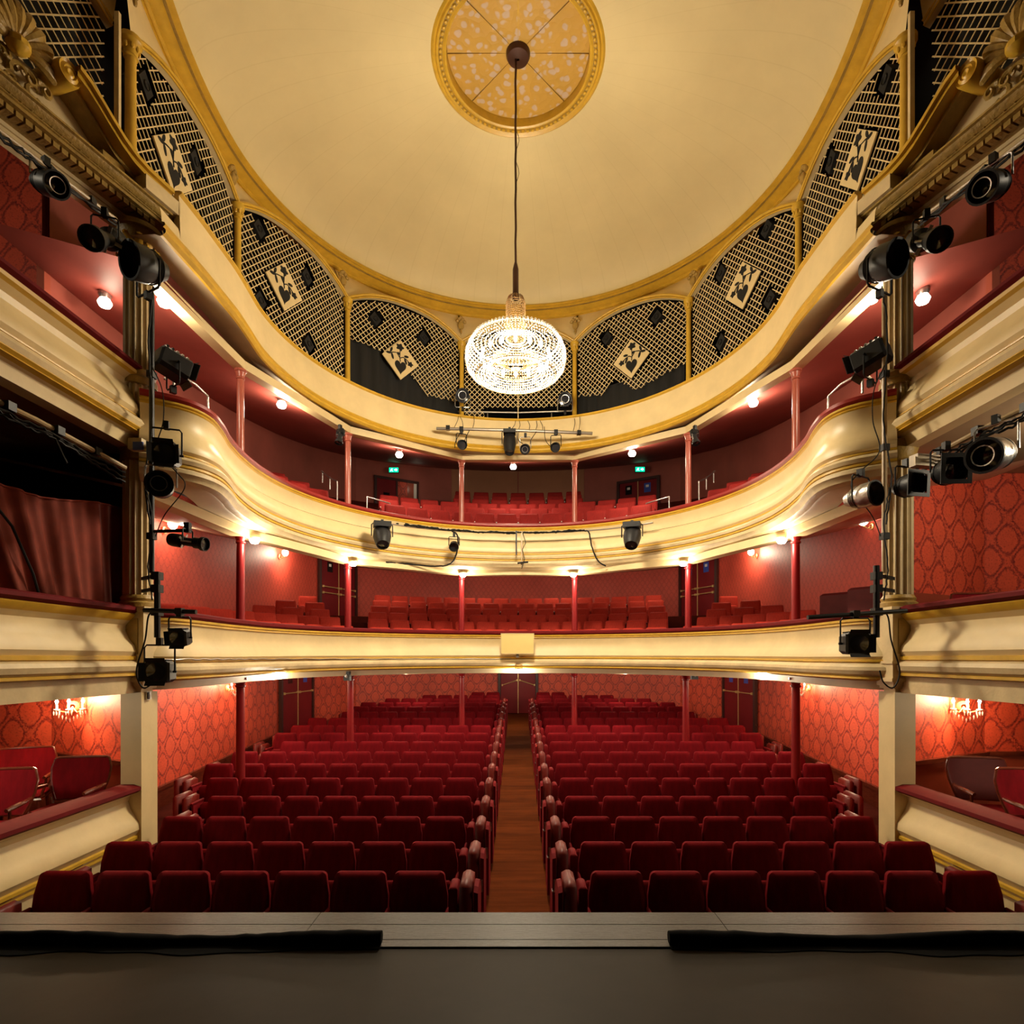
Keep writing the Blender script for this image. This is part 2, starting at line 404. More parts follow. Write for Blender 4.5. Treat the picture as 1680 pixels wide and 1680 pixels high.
# box walls beside the stage: a slanting partition, then a wall facing the stage
for s in (-1, 1):
    nm = 'wall_box_' + SIDE[s]
    for lev, (z0, z1) in enumerate(((-0.1, H + 0.02), (H - 0.05, H + 2.75))):
        pts = [(s * 9.2, 7.6), (s * 6.06, 7.6), (s * 4.55, 6.86)]
        if s > 0: pts = pts[::-1]
        m = M_['wall_red']
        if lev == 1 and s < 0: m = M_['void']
        wall_strip(dens(pts), z0, z1, nm, m, 0.06)
    pts = [(s * 9.2, 7.62), (s * 6.2, 7.62)]
    if s > 0: pts = pts[::-1]
    wall_strip(pts, H + 2.7, H + 6.85, nm, M_['wall_red'], 0.1)
    e = MB(); e.box(s * 6.14 - 0.05, 7.52, H + 2.7, s * 6.14 + 0.05, 7.62, H + 5.4)
    tag(e.build('trim_post_' + SIDE[s], M_['iron_rose']), kind='structure')
    # dado with its rail in the stalls box
    d = MB()
    path = [(s * 9.0, 7.55), (s * 6.05, 7.55), (s * 4.6, 6.84)]
    for (x0, y0), (x1, y1) in zip(path, path[1:]):
        d.bar((x0, y0, H - 1.62), (x1, y1, H - 1.62), 0.03, 0.76)
    tag(d.build('trim_dado_' + SIDE[s], M_['dado'], smooth=False), kind='structure')
    d = MB()
    for (x0, y0), (x1, y1) in zip(path, path[1:]):
        d.bar((x0, y0 - 0.015, H - 1.225), (x1, y1 - 0.015, H - 1.225), 0.06, 0.05)
    tag(d.build('trim_dado_rail_' + SIDE[s], M_['wood_red'], smooth=False), kind='structure')
    # outer side of the boxes and proscenium side
    w = MB(); w.box(s * 9.2 - 0.05, 2.6, 0, s * 9.2 + 0.05, 7.6, H + 8)
    tag(w.build('wall_outer_' + SIDE[s], M_['void']), kind='structure')

# ---- floors
def stalls_floor(y): return 0.0 if y < 7.56 else 0.0575 * (y - 7.56)
mb = MB(); rows = []
for y in (3.55, 5, 6.5, 7.56, 9, 11, 13, 15, 17, 19, 20.6): rows.append([(x, y, stalls_floor(y)) for x in (-6.25, -0.62, -0.30, 0.30, 0.62, 6.25)])
mb.grid(rows)
tag(mb.build('floor', M_['carpet_red'], smooth=False), kind='structure')
mb = MB(); rows = []
for y in (3.70, 5, 6.5, 7.56, 9, 11, 13, 15, 17, 19, 20.3): rows.append([(x, y, stalls_floor(y) + 0.008) for x in (-0.50, 0.50)])
mb.grid(rows)
tag(mb.build('floor_aisle', M_['carpet'], smooth=False), kind='structure')
# red-brown dado of the stalls side walls
for s in (-1, 1):
    d = MB(); rows = []; rows2 = []
    for y in (7.7, 9, 11, 13, 14.7):
        z = stalls_floor(y) + 0.30
        rows.append([(s * 6.08, y, z - 0.5), (s * 6.04, y, z - 0.5), (s * 6.04, y, z), (s * 6.02, y, z), (s * 6.02, y, z + 0.06), (s * 6.08, y, z + 0.06)])
    d.grid(rows); tag(d.build('baseboard_' + SIDE[s], M_['wood_red'], smooth=False), kind='structure')

ST = stations(6.62, 8, 48)
def terrace(name, z_of_row, r0, dr, nrows, m, zunder):
    mb = MB(); prof = []
    for k in range(nrows):
        prof += [(r0 + dr * k, z_of_row(k)), (r0 + dr * (k + 1) - 0.001, z_of_row(k))]
    prof.append((13, z_of_row(nrows - 1)))
    rows = []
    for st in ST:
        w = wall_dist(*st) - 0.02
        row = []; last = None
        for i, (r, z) in enumerate(prof):
            if r > w and last is None: last = z
            row.append(sp(st, 3.98 if i == 0 else min(r, w), z if last is None else last))
        rows.append(row)
    mb.grid(rows)
    o = mb.build(name, m, smooth=False); return tag(o, kind='structure')
def D_row(k): return H - 0.18 + 0.235 * k
def U_row(k): return H + 2.56 + 0.34 * k
terrace('floor_dress_circle', D_row, 4.45, 0.85, 7, M_['carpet_red'], 0)
terrace('floor_upper_circle', U_row, 4.45, 0.85, 7, M_['carpet_red'], 0)

def soffit(name, r0, z0, slope, m, r_cap=99, zmax=99):
    mb = MB(); rows = []
    for st in ST:
        w = wall_dist(*st) - 0.01; row = []
        for t in (0, 0.25, 0.5, 0.75, 1):
            r = r0 + (min(w, r_cap) - r0) * t; row.append(sp(st, r, min(z0 + slope * (r - r0), zmax)))
        rows.append(row)
    mb.grid(rows); return tag(mb.build(name, m, smooth=True), kind='structure')
soffit('ceiling_stalls', 4.16, H - 0.30, 0.05, M_['ceil_cream'])
soffit('ceiling_dress_circle', 4.16, D_CEIL0, 0.22, M_['ceil_cream'], zmax=H + 2.9)
soffit('ceiling_upper_circle', 4.16, U_CEIL0, 0.28, M_['ceil_red'])
# ceilings and floors of the boxes
for s in (-1, 1):
    for nm, z, t, m in (('floor_box', H - 2.02, 0.12, M_['carpet_red']), ('floor_box', H - 0.22, 0.1, M_['carpet_red']), ('floor_box', H + 2.55, 0.1, M_['carpet_red'])):
        b = MB(); xa, xb = sorted((s * 4.42, s * 9.15)); b.box(xa, 2.7, z - t, xb, 6.84, z); tag(b.build(nm + '_' + SIDE[s], m, smooth=False), kind='structure')
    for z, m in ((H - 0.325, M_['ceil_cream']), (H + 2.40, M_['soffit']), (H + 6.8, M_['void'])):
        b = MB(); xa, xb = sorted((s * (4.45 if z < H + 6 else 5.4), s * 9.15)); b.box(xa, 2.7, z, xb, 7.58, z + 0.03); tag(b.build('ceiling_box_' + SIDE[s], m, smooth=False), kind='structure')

# ---- dome and its cornice ring
R_RING, H_RING = 4.40, 7.93
def dome_h(r): return H_RING + 1.10 * sqrt(max(0, 1 - (r / R_RING) ** 2))
def stretch(mb):
    """the dome's foot is an oval, longer towards the stage; the rose stays round"""
    out = []
    for x, y, z in mb.v:
        r = hypot(x, y - C0); t = min(1, max(0, (r - 1.5) / 2.6)); t = t * t * (3 - 2 * t)
        out.append((x, C0 + (y - C0) * (1 + 0.364 * t), z) if y < C0 else (x, y, z))
    mb.v = out; return mb
prof = [(1.20, H + 9.30), (1.26, H + 9.06)]
prof += [(r, H + dome_h(r)) for r in (1.29, 1.6, 2.0, 2.4, 2.8, 3.2, 3.5, 3.8, 4.0, 4.15, 4.27, 4.35, 4.39, 4.40)]
mb = MB(); mb.lathe(prof, 128, (0, C0, 0)); stretch(mb); tag(mb.build('ceiling', M_['dome'], ang=60), kind='structure')
# roof over the gallery so that no light escapes
mb = MB(); mb.lathe([(4.42, H + 8.02), (4.8, H + 8.05), (9.5, H + 8.3)], 64, (0, C0, 0)); stretch(mb); tag(mb.build('ceiling_gallery', M_['void']), kind='structure')

ring = thing('dome_cornice', (0, C0, H + 7.6), 'ochre moulded cornice ring around the foot of the cream dome', 'cornice')
def lathe_part(name, prof, m, parent, n=96, c=(0, C0, 0), ang=35):
    b = MB(); b.lathe(prof, n, c)
    if prof[0][0] > 4: stretch(b)
    return b.build(name, m, parent, ang=ang)
lathe_part('upper_moulding', [(4.40, H + 7.96), (4.36, H + 7.955), (4.35, H + 7.93), (4.39, H + 7.915), (4.38, H + 7.90), (4.42, H + 7.89), (4.42, H + 7.875)], M_['gold'], ring, 128)
lathe_part('dark_fillet', [(4.42, H + 7.875), (4.455, H + 7.875), (4.455, H + 7.865)], M_['gold_dark'], ring, 128)  # narrow fillet in the darker gilding
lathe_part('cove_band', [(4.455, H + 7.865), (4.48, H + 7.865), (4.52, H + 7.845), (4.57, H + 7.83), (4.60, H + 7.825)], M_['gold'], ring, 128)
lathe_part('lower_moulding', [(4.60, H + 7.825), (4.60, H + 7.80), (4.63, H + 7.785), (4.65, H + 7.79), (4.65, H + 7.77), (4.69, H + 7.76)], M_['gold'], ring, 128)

# ---- the ceiling rose
rose = thing('ceiling_rose', (0, C0, H + 9.1), 'round gilt ceiling rose of eight pierced panels at the dome crown', 'ceiling rose')
lathe_part('outer_ring', [(1.30, H + 9.02), (1.30, H + 8.98), (1.27, H + 8.96), (1.24, H + 8.98), (1.22, H + 8.955), (1.19, H + 8.97)], M_['gold'], rose, 96)
lathe_part('inner_ring', [(1.13, H + 8.97), (1.10, H + 8.955), (1.075, H + 8.97), (1.07, H + 9.0), (1.07, H + 9.17)], M_['gold'], rose, 96)
lathe_part('bead_bed', [(1.19, H + 8.97), (1.13, H + 8.97)], M_['gold_dark'], rose, 96)
egg = MB(); egg.ball((0, 0, 0), 0.026, 8, (1, 1.25, 0.8)); egg_me = egg.mesh('egg', M_['gold'])
def inst(name, me, parent, loc, rz=0.0, rot=None):
    o = bpy.data.objects.new(name, me); COL.objects.link(o); o.parent = parent; o.location = loc; o.rotation_euler = rot if rot is not None else (0, 0, rz); return o
for k in range(88):
    a = 2 * pi * k / 88; inst('egg', egg_me, rose, (1.16 * sin(a), 1.16 * cos(a), -0.135), -a + pi / 2)
for k in range(8):
    a0, a1 = 2 * pi * k / 8 + 0.012, 2 * pi * (k + 1) / 8 - 0.012
    b = MB(); poly = [(0.17 * sin(a0), 0.17 * cos(a0))] + [(1.065 * sin(a0 + (a1 - a0) * i / 8), 1.065 * cos(a0 + (a1 - a0) * i / 8)) for i in range(9)] + [(0.17 * sin(a1), 0.17 * cos(a1))]
    b.prism(poly, lambda u, v, w: (u, C0 + v, w), H + 9.10, H + 9.14); b.build('fretwork_panel', M_['fret'], rose, smooth=False)
    am = 2 * pi * k / 8
    b = MB(); b.bar((0.17 * sin(am), C0 + 0.17 * cos(am), H + 9.115), (1.07 * sin(am), C0 + 1.07 * cos(am), H + 9.115), 0.014, 0.012); b.build('spoke', M_['gold_dark'] if k % 4 else M_['gold'], rose, smooth=False)
lathe_part('hub', [(0.02, H + 9.0), (0.16, H + 9.02), (0.18, H + 9.06), (0.18, H + 9.12)], M_['brown_bronze'], rose, 32)
b = MB(); b.lathe([(1.1, H + 9.16), (0.02, H + 9.16)], 32, (0, C0, 0)); b.build('backing', M_['gold_dark'], rose)

# ---- iron columns
COLS_STALLS = [(-4.20, 8.85), (-3.31, 11.55), (-1.29, 13.42), (1.29, 13.42), (3.31, 11.55), (4.20, 8.85)]
COLS = [(-4.20, 8.85), (-3.31, 11.38), (-1.25, 12.93), (1.25, 12.93), (3.31, 11.38), (4.20, 8.85)]
PILLAR = (4.30, 6.62)
CW = ['first', 'second', 'third', 'fourth', 'fifth', 'sixth']
def column(x, y, z0, z1, r, m, label, group, cap=M_['gold'], name='iron_column'):
    t = thing(name, (x, y, z0), label, 'column', group)
    b = MB(); b.lathe([(r * 1.6, z0), (r * 1.6, z0 + .05), (r * 1.25, z0 + .09), (r * 1.05, z0 + .14)], 20, (x, y, 0)); b.build('base', m, t)
    b = MB(); b.lathe([(r * 1.05, z0 + .14), (r, z0 + .5), (r * .86, z1 - .15)], 20, (x, y, 0)); b.build('shaft', m, t)
    b = MB(); b.lathe([(r * .86, z1 - .15), (r * 1.1, z1 - .14), (r * 1.1, z1 - .12), (r * .9, z1 - .11), (r * 1.25, z1 - .04), (r * 1.5, z1 - .03), (r * 1.5, z1)], 20, (x, y, 0)); b.build('capital', cap, t)
    return t
for i, (x, y) in enumerate(COLS):
    xs, ys = COLS_STALLS[i]
    column(xs, ys, stalls_floor(ys), H - 0.29, 0.068, M_['iron_red'], 'dark red iron column among the stalls seats, %s from the left' % CW[i], 'columns carrying the dress circle', M_['iron_red'])
    column(x, y, D_row(0), H + 1.88, 0.066, M_['iron_red'], 'bright red iron column behind the dress circle rail, %s from the left' % CW[i], 'columns carrying the upper circle', M_['iron_red'])
    column(x, y, U_row(0), H + 4.36, 0.058, M_['iron_rose'], 'glossy rose iron column behind the upper circle rail, %s from the left' % CW[i], 'columns carrying the gallery', M_['iron_rose'])

# ---- balcony fronts
def sweep_part(name, path, prof, m, parent, ang=30):
    """path: [(x, y, nx, ny, dz)], (nx, ny) pointing into the house; prof: [(d, z)]"""
    b = MB(); b.grid([[(x + nx * d, y + ny * d, z + dz) for d, z in prof] for x, y, nx, ny, dz in path])
    return b.build(name, m, parent, ang=ang)

def front_path(xs, r, y_end, rz_side=0.0, na=72):
    """xs: [(y, x_offset)] of the straight side, from the pillar to C0; then the arc of radius r"""
    half = []
    n = 26
    ys = [y_end + (C0 - y_end) * i / n for i in range(n)]
    def X(y):
        for (ya, xa), (yb, xb) in zip(xs, xs[1:]):
            if ya <= y <= yb:
                t = (y - ya) / (yb - ya); t = t * t * (3 - 2 * t) * 0.5 + t * 0.5
                return xa + (xb - xa) * t
        return xs[-1][1]
    pts = [(-X(y), y) for y in ys]
    for i in range(na // 2 + 1):
        a = -pi / 2 + pi / 2 * i / (na // 2); pts.append((r * sin(a), C0 + r * cos(a)))
    # smooth
    for _ in range(3):
        pts = [pts[0]] + [((a[0] + 2 * b[0] + c[0]) / 4, (a[1] + 2 * b[1] + c[1]) / 4) for a, b, c in zip(pts, pts[1:], pts[2:])] + [pts[-1]]
    pts = pts + [(-x, y) for x, y in pts[-2::-1]]
    out = []
    for i, (x, y) in enumerate(pts):
        a = pts[max(i - 1, 0)]; b = pts[min(i + 1, len(pts) - 1)]; tx, ty = b[0] - a[0], b[1] - a[1]; l = hypot(tx, ty)
        nx, ny = ty / l, -tx / l
        dz = rz_side * (1 - min(1, max(0, (y - 8.0) / 4.5)))
        out.append((x, y, nx, ny, dz))
    return out

def chord_beam(name, z0, z1, w, m, parent, yend=6.7, off=0.0, cols=None):
    pts = [(-4.28, yend)] + (cols or COLS) + [(4.28, yend)]
    b = MB()
    for (x0, y0), (x1, y1) in zip(pts, pts[1:]):
        b.bar((x0, y0, (z0 + z1) / 2), (x1, y1, (z0 + z1) / 2), w, z1 - z0)
    return b.build(name, m, parent, smooth=False)

# gallery
GP = front_path([(6.3, 3.92), (7.2, 3.88), (8.0, 3.88), (8.8, 3.93)], 3.95, 6.73, 0.16)
GP2 = front_path([(6.3, 3.92), (7.2, 3.88), (8.0, 3.88), (8.8, 3.93)], 3.95, 6.40, 0.16)
gt = thing('balcony', (0, 12.75, H + 4.4), 'plain cream gallery front with ochre mouldings, topmost tier beneath the lattice arcade', 'balcony')
g0 = H + 5.22
sweep_part('panel', GP, [(0, g0 - .05), (0, g0 - .2), (.012, g0 - .4), (.02, g0 - .60)], M_['cream'], gt)
sweep_part('top_moulding', GP, [(-.06, g0 - .02), (-.05, g0), (.0, g0), (.035, g0 - .012), (.035, g0 - .035), (.0, g0 - .055)], M_['gold'], gt)
sweep_part('lower_moulding', GP2, [(.02, g0 - .60), (.05, g0 - .61), (.06, g0 - .635), (.035, g0 - .66), (.065, g0 - .69), (.065, g0 - .72), (.03, g0 - .755), (.0, g0 - .76)], M_['gold'], gt)
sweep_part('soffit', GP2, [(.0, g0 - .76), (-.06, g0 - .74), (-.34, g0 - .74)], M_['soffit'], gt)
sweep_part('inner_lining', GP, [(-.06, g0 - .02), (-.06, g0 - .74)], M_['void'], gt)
chord_beam('beam', H + 4.36, H + 4.49, 0.16, M_['cream'], gt)
for s_ in (-1, 1):
    seg = [q for q in GP2 if q[1] < 6.95 and q[0] * s_ > 0]
    sweep_part('end_panel', seg, [(-.004, g0 - .44), (.012, g0 - .50), (.02, g0 - .60)], M_['cream'], gt)
    x, y, nx, ny, dz = GP[0 if s_ < 0 else -1]
    b = MB(); b.add([(x + nx * d, y + ny * d, z + dz) for d, z in [(-.06, g0 - .02), (0, g0), (.035, g0 - .012), (.035, g0 - .035), (0, g0 - .055), (.015, g0 - .44), (-.06, g0 - .44)]], [tuple(range(7))]); b.build('end_cap', M_['cream'], gt, smooth=False)
# upper circle
UP = front_path([(6.40, 4.16), (6.52, 3.90), (6.70, 3.72), (7.0, 3.66), (7.4, 3.74), (7.8, 3.86), (8.3, 3.94), (8.8, 3.97)], 3.97, 6.41, 0.03)
ut = thing('balcony', (0, 12.77, H + 1.9), 'bulging cream upper circle front curving forward at both ends, red rail on top', 'balcony')
u0 = H + 2.94
sweep_part('handrail', UP, [(-.22, u0 - .07), (-.22, u0 - .02), (-.18, u0), (-.02, u0), (.03, u0 - .02), (.035, u0 - .06), (.01, u0 - .085), (-.05, u0 - .085)], M_['rail_red'], ut)
sweep_part('top_moulding', UP, [(-.02, u0 - .085), (.012, u0 - .09), (.02, u0 - .115), (.0, u0 - .13), (.012, u0 - .145), (.0, u0 - .16)], M_['gold'], ut)
sweep_part('panel', UP, [(.0, u0 - .16), (-.03, u0 - .22), (-.045, u0 - .30), (-.03, u0 - .38), (.015, u0 - .46), (.06, u0 - .53), (.085, u0 - .59), (.08, u0 - .64), (.05, u0 - .67)], M_['cream'], ut)
sweep_part('upper_bead', UP, [(.05, u0 - .67), (.065, u0 - .675), (.065, u0 - .695), (.05, u0 - .70)], M_['gold'], ut)
sweep_part('torus', UP, [(.05, u0 - .70), (.10, u0 - .715), (.125, u0 - .75), (.11, u0 - .79), (.085, u0 - .80)], M_['cream_dirty'], ut)
sweep_part('lower_bead', UP, [(.085, u0 - .80), (.105, u0 - .805), (.105, u0 - .83), (.085, u0 - .835)], M_['gold'], ut)
sweep_part('base_moulding', UP, [(.085, u0 - .835), (.12, u0 - .86), (.12, u0 - .90), (.085, u0 - .93), (.07, u0 - .965), (.03, u0 - .98), (-.02, u0 - .985)], M_['cream_dirty'], ut)
sweep_part('soffit', UP, [(-.02, u0 - .985), (-.05, u0 - 1.0), (-.34, u0 - 1.0)], M_['ceil_cream'], ut)
sweep_part('inner_lining', UP, [(-.2, u0 - .05), (-.16, u0 - .1), (-.16, u0 - .6)], M_['wall_up'], ut)
chord_beam('beam', H + 1.83, H + 1.96, 0.20, M_['cream'], ut)
# dress circle
DP = front_path([(6.58, 4.27), (6.74, 4.04), (7.0, 3.98), (8.8, 4.0)], 4.0, 6.58, -0.04)
dt = thing('balcony', (0, 12.8, H - 0.3), 'long cream dress circle front above the stalls, dark red plush rail on top', 'balcony')
d0 = H + 0.60
sweep_part('handrail', DP, [(-.22, d0 - .09), (-.22, d0 - .03), (-.17, d0), (-.03, d0), (.03, d0 - .02), (.035, d0 - .06), (.01, d0 - .09)], M_['rail'], dt)
sweep_part('top_moulding', DP, [(.0, d0 - .09), (.015, d0 - .095), (.015, d0 - .12), (-.005, d0 - .135), (.0, d0 - .155), (-.02, d0 - .165)], M_['gold'], dt)
sweep_part('panel', DP, [(-.02, d0 - .165), (-.045, d0 - .25), (-.04, d0 - .34), (-.005, d0 - .42), (.04, d0 - .49), (.055, d0 - .54), (.035, d0 - .575)], M_['cream'], dt)
sweep_part('bead', DP, [(.035, d0 - .575), (.055, d0 - .58), (.055, d0 - .60), (.03, d0 - .61)], M_['gold'], dt)
sweep_part('torus', DP, [(.03, d0 - .61), (.06, d0 - .63), (.095, d0 - .66), (.10, d0 - .70), (.08, d0 - .745), (.04, d0 - .77)], M_['cream_dirty'], dt)
sweep_part('base_moulding', DP, [(.04, d0 - .77), (.06, d0 - .78), (.06, d0 - .80), (.03, d0 - .815), (.0, d0 - .82)], M_['gold'], dt)
sweep_part('soffit', DP, [(.0, d0 - .82), (-.10, d0 - .825), (-.11, d0 - .83), (-.12, d0 - .925), (-.2, d0 - .93)], M_['ceil_cream'], dt)
sweep_part('inner_lining', DP, [(-.2, d0 - .06), (-.16, d0 - .1), (-.16, d0 - .8)], M_['wall_red'] and M_['dado'], dt)
# the surface cable clipped along its bead
cb = MB(); cb.tube([(x + nx * .07, y + ny * .07, d0 - .612 + 0.006 * sin(i * 1.7)) for i, (x, y, nx, ny, dz) in enumerate(DP) if x < 0.0], 0.009, 6)
tag(cb.build('surface_cable', M_['steel']), 'thin grey cable clipped along the foot of the dress circle front', 'cable')

# ---- box fronts beside the stage
BOXN = {0: 'stalls', 1: 'dress circle', 2: 'upper circle'}
def box_front(s, lev):
    x = s * 4.24; n = 14
    path = [(x, 6.52 - (6.52 - 2.7) * i / n, -s, 0, 0) for i in range(n + 1)]
    if s > 0: path = path[::-1]
    z = (H - 1.40, H + 0.585, H + 3.28)[lev]
    lab = ('low cream %s box front sloping beside the front stalls, dark red rail on top', 'cream box front with dark red rail at dress circle height, %s of the stage', 'topmost bulging cream box front with dark red rail, %s of the stage')[lev] % SIDE[s]
    t = thing('box_parapet', (x, 6.5, z - 0.9), lab, 'balcony')
    sweep_part('handrail', path, [(-.22, z - .08), (-.22, z - .02), (-.17, z), (-.03, z), (.05, z - .025), (.055, z - .06), (.01, z - .09)], M_['rail'], t)
    if lev == 0:
        pr = [(.01, z - .09), (-.07, z - .13), (-.09, z - .19), (-.06, z - .28), (-.01, z - .36), (.03, z - .43), (.035, z - .50), (.0, z - .56)]
        sweep_part('panel', path, pr, M_['cream'], t)
        sweep_part('base_moulding', path, [(.0, z - .56), (.02, z - .57), (.02, z - .60), (-.01, z - .61), (.0, z - .63), (.0, z - .66), (-.03, z - .67)], M_['gold'], t)
        sweep_part('plinth', path, [(-.03, z - .67), (-.04, z - 1.3)], M_['cream_dirty'], t)
    elif lev == 1:
        sweep_part('top_moulding', path, [(.01, z - .09), (.02, z - .10), (.0, z - .14), (-.03, z - .17)], M_['gold'], t)
        sweep_part('panel', path, [(-.03, z - .17), (-.075, z - .22), (-.08, z - .28), (-.04, z - .37), (.02, z - .45), (.035, z - .51), (.01, z - .56)], M_['cream'], t)
        sweep_part('bead', path, [(.01, z - .56), (.03, z - .565), (.03, z - .60), (.01, z - .61)], M_['gold'], t)
        sweep_part('torus', path, [(.01, z - .61), (.05, z - .63), (.075, z - .67), (.06, z - .72), (.03, z - .745)], M_['cream_dirty'], t)
        sweep_part('base_moulding', path, [(.03, z - .745), (.04, z - .75), (.04, z - .775), (.0, z - .785)], M_['gold'], t)
        sweep_part('fascia', path, [(.0, z - .785), (-.02, z - .79), (-.02, z - .97), (-.25, z - .97)], M_['cream_dirty'], t)
    else:
        sweep_part('top_moulding', path, [(.01, z - .09), (.03, z - .10), (.02, z - .13), (-.02, z - .15)], M_['gold'], t)
        sweep_part('panel', path, [(-.02, z - .15), (-.08, z - .2), (-.09, z - .26), (-.05, z - .34), (.01, z - .42), (.055, z - .49), (.06, z - .55), (.03, z - .595)], M_['cream'], t)
        sweep_part('bead', path, [(.03, z - .595), (.045, z - .60), (.045, z - .615), (.02, z - .62)], M_['gold'], t)
        sweep_part('torus', path, [(.02, z - .62), (.09, z - .65), (.12, z - .70), (.10, z - .745)], M_['cream_dirty'], t)
        sweep_part('base_moulding', path, [(.10, z - .745), (.11, z - .76), (.08, z - .785), (.09, z - .80), (.04, z - .82)], M_['gold'], t)
        sweep_part('fascia', path, [(.04, z - .82), (.0, z - .83), (-.02, z - .90), (-.03, z - .95), (-.18, z - .95)], M_['cream'], t)
    return t
for s in (-1, 1):
    for lev in (0, 1, 2): box_front(s, lev)

# ---- the pillars between boxes and circles
def fluted(b, x, y, z0, z1, r):
    b.lathe([(r, z0), (r, z1)], 96, (x, y, 0), flute=16, depth=0.16)
def pillar(s):
    x, y = s * PILLAR[0], PILLAR[1]
    t = thing('pillar', (x, y, 0), 'tall cream and gilt pillar of stacked fluted columns, %s of the stage' % SIDE[s], 'pillar')
    b = MB(); b.box(x - .115, y - .12, 0, x + .115, y + .17, H - .38); b.build('lower_shaft', M_['cream'], t, smooth=False)
    b = MB()
    for (w, z0, z1) in ((.10, H - .38, H - .34), (.13, H - .34, H - .31), (.15, H - .31, H - .26), (.19, H - .26, H - .22)): b.box(x - w, y - w, z0, x + w, y + w, z1)
    b.build('corbel', M_['cream_dirty'], t, smooth=False)
    b = MB(); b.box(x - .17, y - .17, H - .22, x + .17, y + .17, H + .52); b.box(x - .20, y - .20, H + .52, x + .20, y + .20, H + .57); b.box(x - .185, y - .185, H - .06, x + .185, y + .185, H - .03)
    b.build('pedestal', M_['cream_dirty'], t, smooth=False)
    b = MB(); b.box(x - .11, y - .18, H + .05, x + .11, y - .165, H + .44); b.build('pedestal_panel', M_['gold_dark'], t, smooth=False)
    b = MB(); b.lathe([(.19, H + .57), (.19, H + .62), (.165, H + .64), (.175, H + .67), (.15, H + .71)], 32, (x, y, 0)); b.build('base', M_['gold_dark'], t)
    b = MB(); fluted(b, x, y, H + .71, H + 2.2, .15); b.build('fluted_shaft', M_['cream_dirty'], t)
    b = MB(); b.lathe([(.15, H + 2.2), (.18, H + 2.21), (.17, H + 2.26), (.20, H + 2.36), (.20, H + 2.42)], 32, (x, y, 0)); b.build('capital', M_['gold_dark'], t)
    b = MB(); fluted(b, x, y, H + 2.42, H + 3.05, .155); b.build('pedestal_shaft', M_['cream_dirty'], t)
    b = MB(); b.lathe([(.19, H + 3.05), (.19, H + 3.12), (.165, H + 3.14), (.18, H + 3.19), (.15, H + 3.23)], 32, (x, y, 0)); b.build('base', M_['gold_dark'], t)
    b = MB(); fluted(b, x, y, H + 3.23, H + 4.45, .145); b.build('fluted_shaft', M_['cream_dirty'], t)
    b = MB(); b.lathe([(.15, H + 4.45), (.165, H + 4.46), (.15, H + 4.48), (.15, H + 4.62), (.21, H + 4.77), (.24, H + 4.78), (.24, H + 4.83)], 32, (x, y, 0)); b.build('capital', M_['gold_dark'], t)
    leaf = MB(); leaf.grid([[(-.035, 0, 0), (0, -.012, 0), (.035, 0, 0)], [(-.04, -.03, .07), (0, -.045, .075), (.04, -.03, .07)], [(-.03, -.075, .11), (0, -.09, .115), (.03, -.075, .11)], [(-.012, -.10, .085), (0, -.105, .08), (.012, -.10, .085)]])
    me = leaf.mesh('acanthus_leaf', M_['gold'])
    for k in range(20):
        a = 2 * pi * (k % 10) / 10 + (0.31 if k >= 10 else 0); z = 4.47 if k < 10 else 4.57
        inst('acanthus_leaf', me, t, (.15 * cos(a), .15 * sin(a), H + z), a + pi / 2)
    return t
for s in (-1, 1): pillar(s)
# ---------------------------------------------------------------- gallery arcade
GCOL = [(-4.37, 6.60), (-4.32, 9.02), (-3.32, 11.39), (-1.25, 12.95), (1.25, 12.95), (3.32, 11.39), (4.32, 9.02), (4.37, 6.60)]
NEAR = (5.02, 4.55)
SPRING, RISE = H + 6.98, 0.36
def ring_pt(x, y, r=4.67):
    a = atan2(x, y - C0)
    if y < C0: a = (1 if x > 0 else -1) * (pi / 2 + min(1.1, (C0 - y) / 5.6))
    return (r * sin(a), C0 + r * cos(a) * (1.364 if y < C0 else 1))
for i, (x, y) in enumerate(GCOL):
    r = 0.052 if 0 < i < 7 else 0.062
    t = thing('gallery_column', (x, y, H + 5.0), 'slim ochre gallery column between lattice arches, %s from the left' % ORD[i + 1], 'column', 'ochre columns of the gallery arcade')
    b = MB(); b.lathe([(r * 1.3, H + 4.55), (r * 1.2, H + 5.0), (r, H + 5.3), (r * .9, SPRING - .22)], 16, (x, y, 0)); b.build('shaft', M_['gold'], t)
    b = MB(); b.lathe([(r * .9, SPRING - .22), (r * 1.2, SPRING - .21), (r * 1.0, SPRING - .19), (r * 1.5, SPRING - .08), (r * 1.9, SPRING - .05), (r * 1.9, SPRING)], 16, (x, y, 0)); b.build('capital', M_['gold'], t)
    bl = MB(); bl.ball((0, 0, 0), .024, 6, (1, .7, 1.6)); me = bl.mesh('capital_leaf', M_['gold'])
    for k in range(8):
        a = 2 * pi * k / 8; inst('capital_leaf', me, t, (r * 1.35 * cos(a), r * 1.35 * sin(a), SPRING - H - 5.0 - .12), a + pi / 2)

def in_poly(p, poly):
    x, y = p; c = False
    for (x0, y0), (x1, y1) in zip(poly, poly[1:] + poly[:1]):
        if (y0 > y) != (y1 > y) and x < (x1 - x0) * (y - y0) / (y1 - y0) + x0: c = not c
    return c

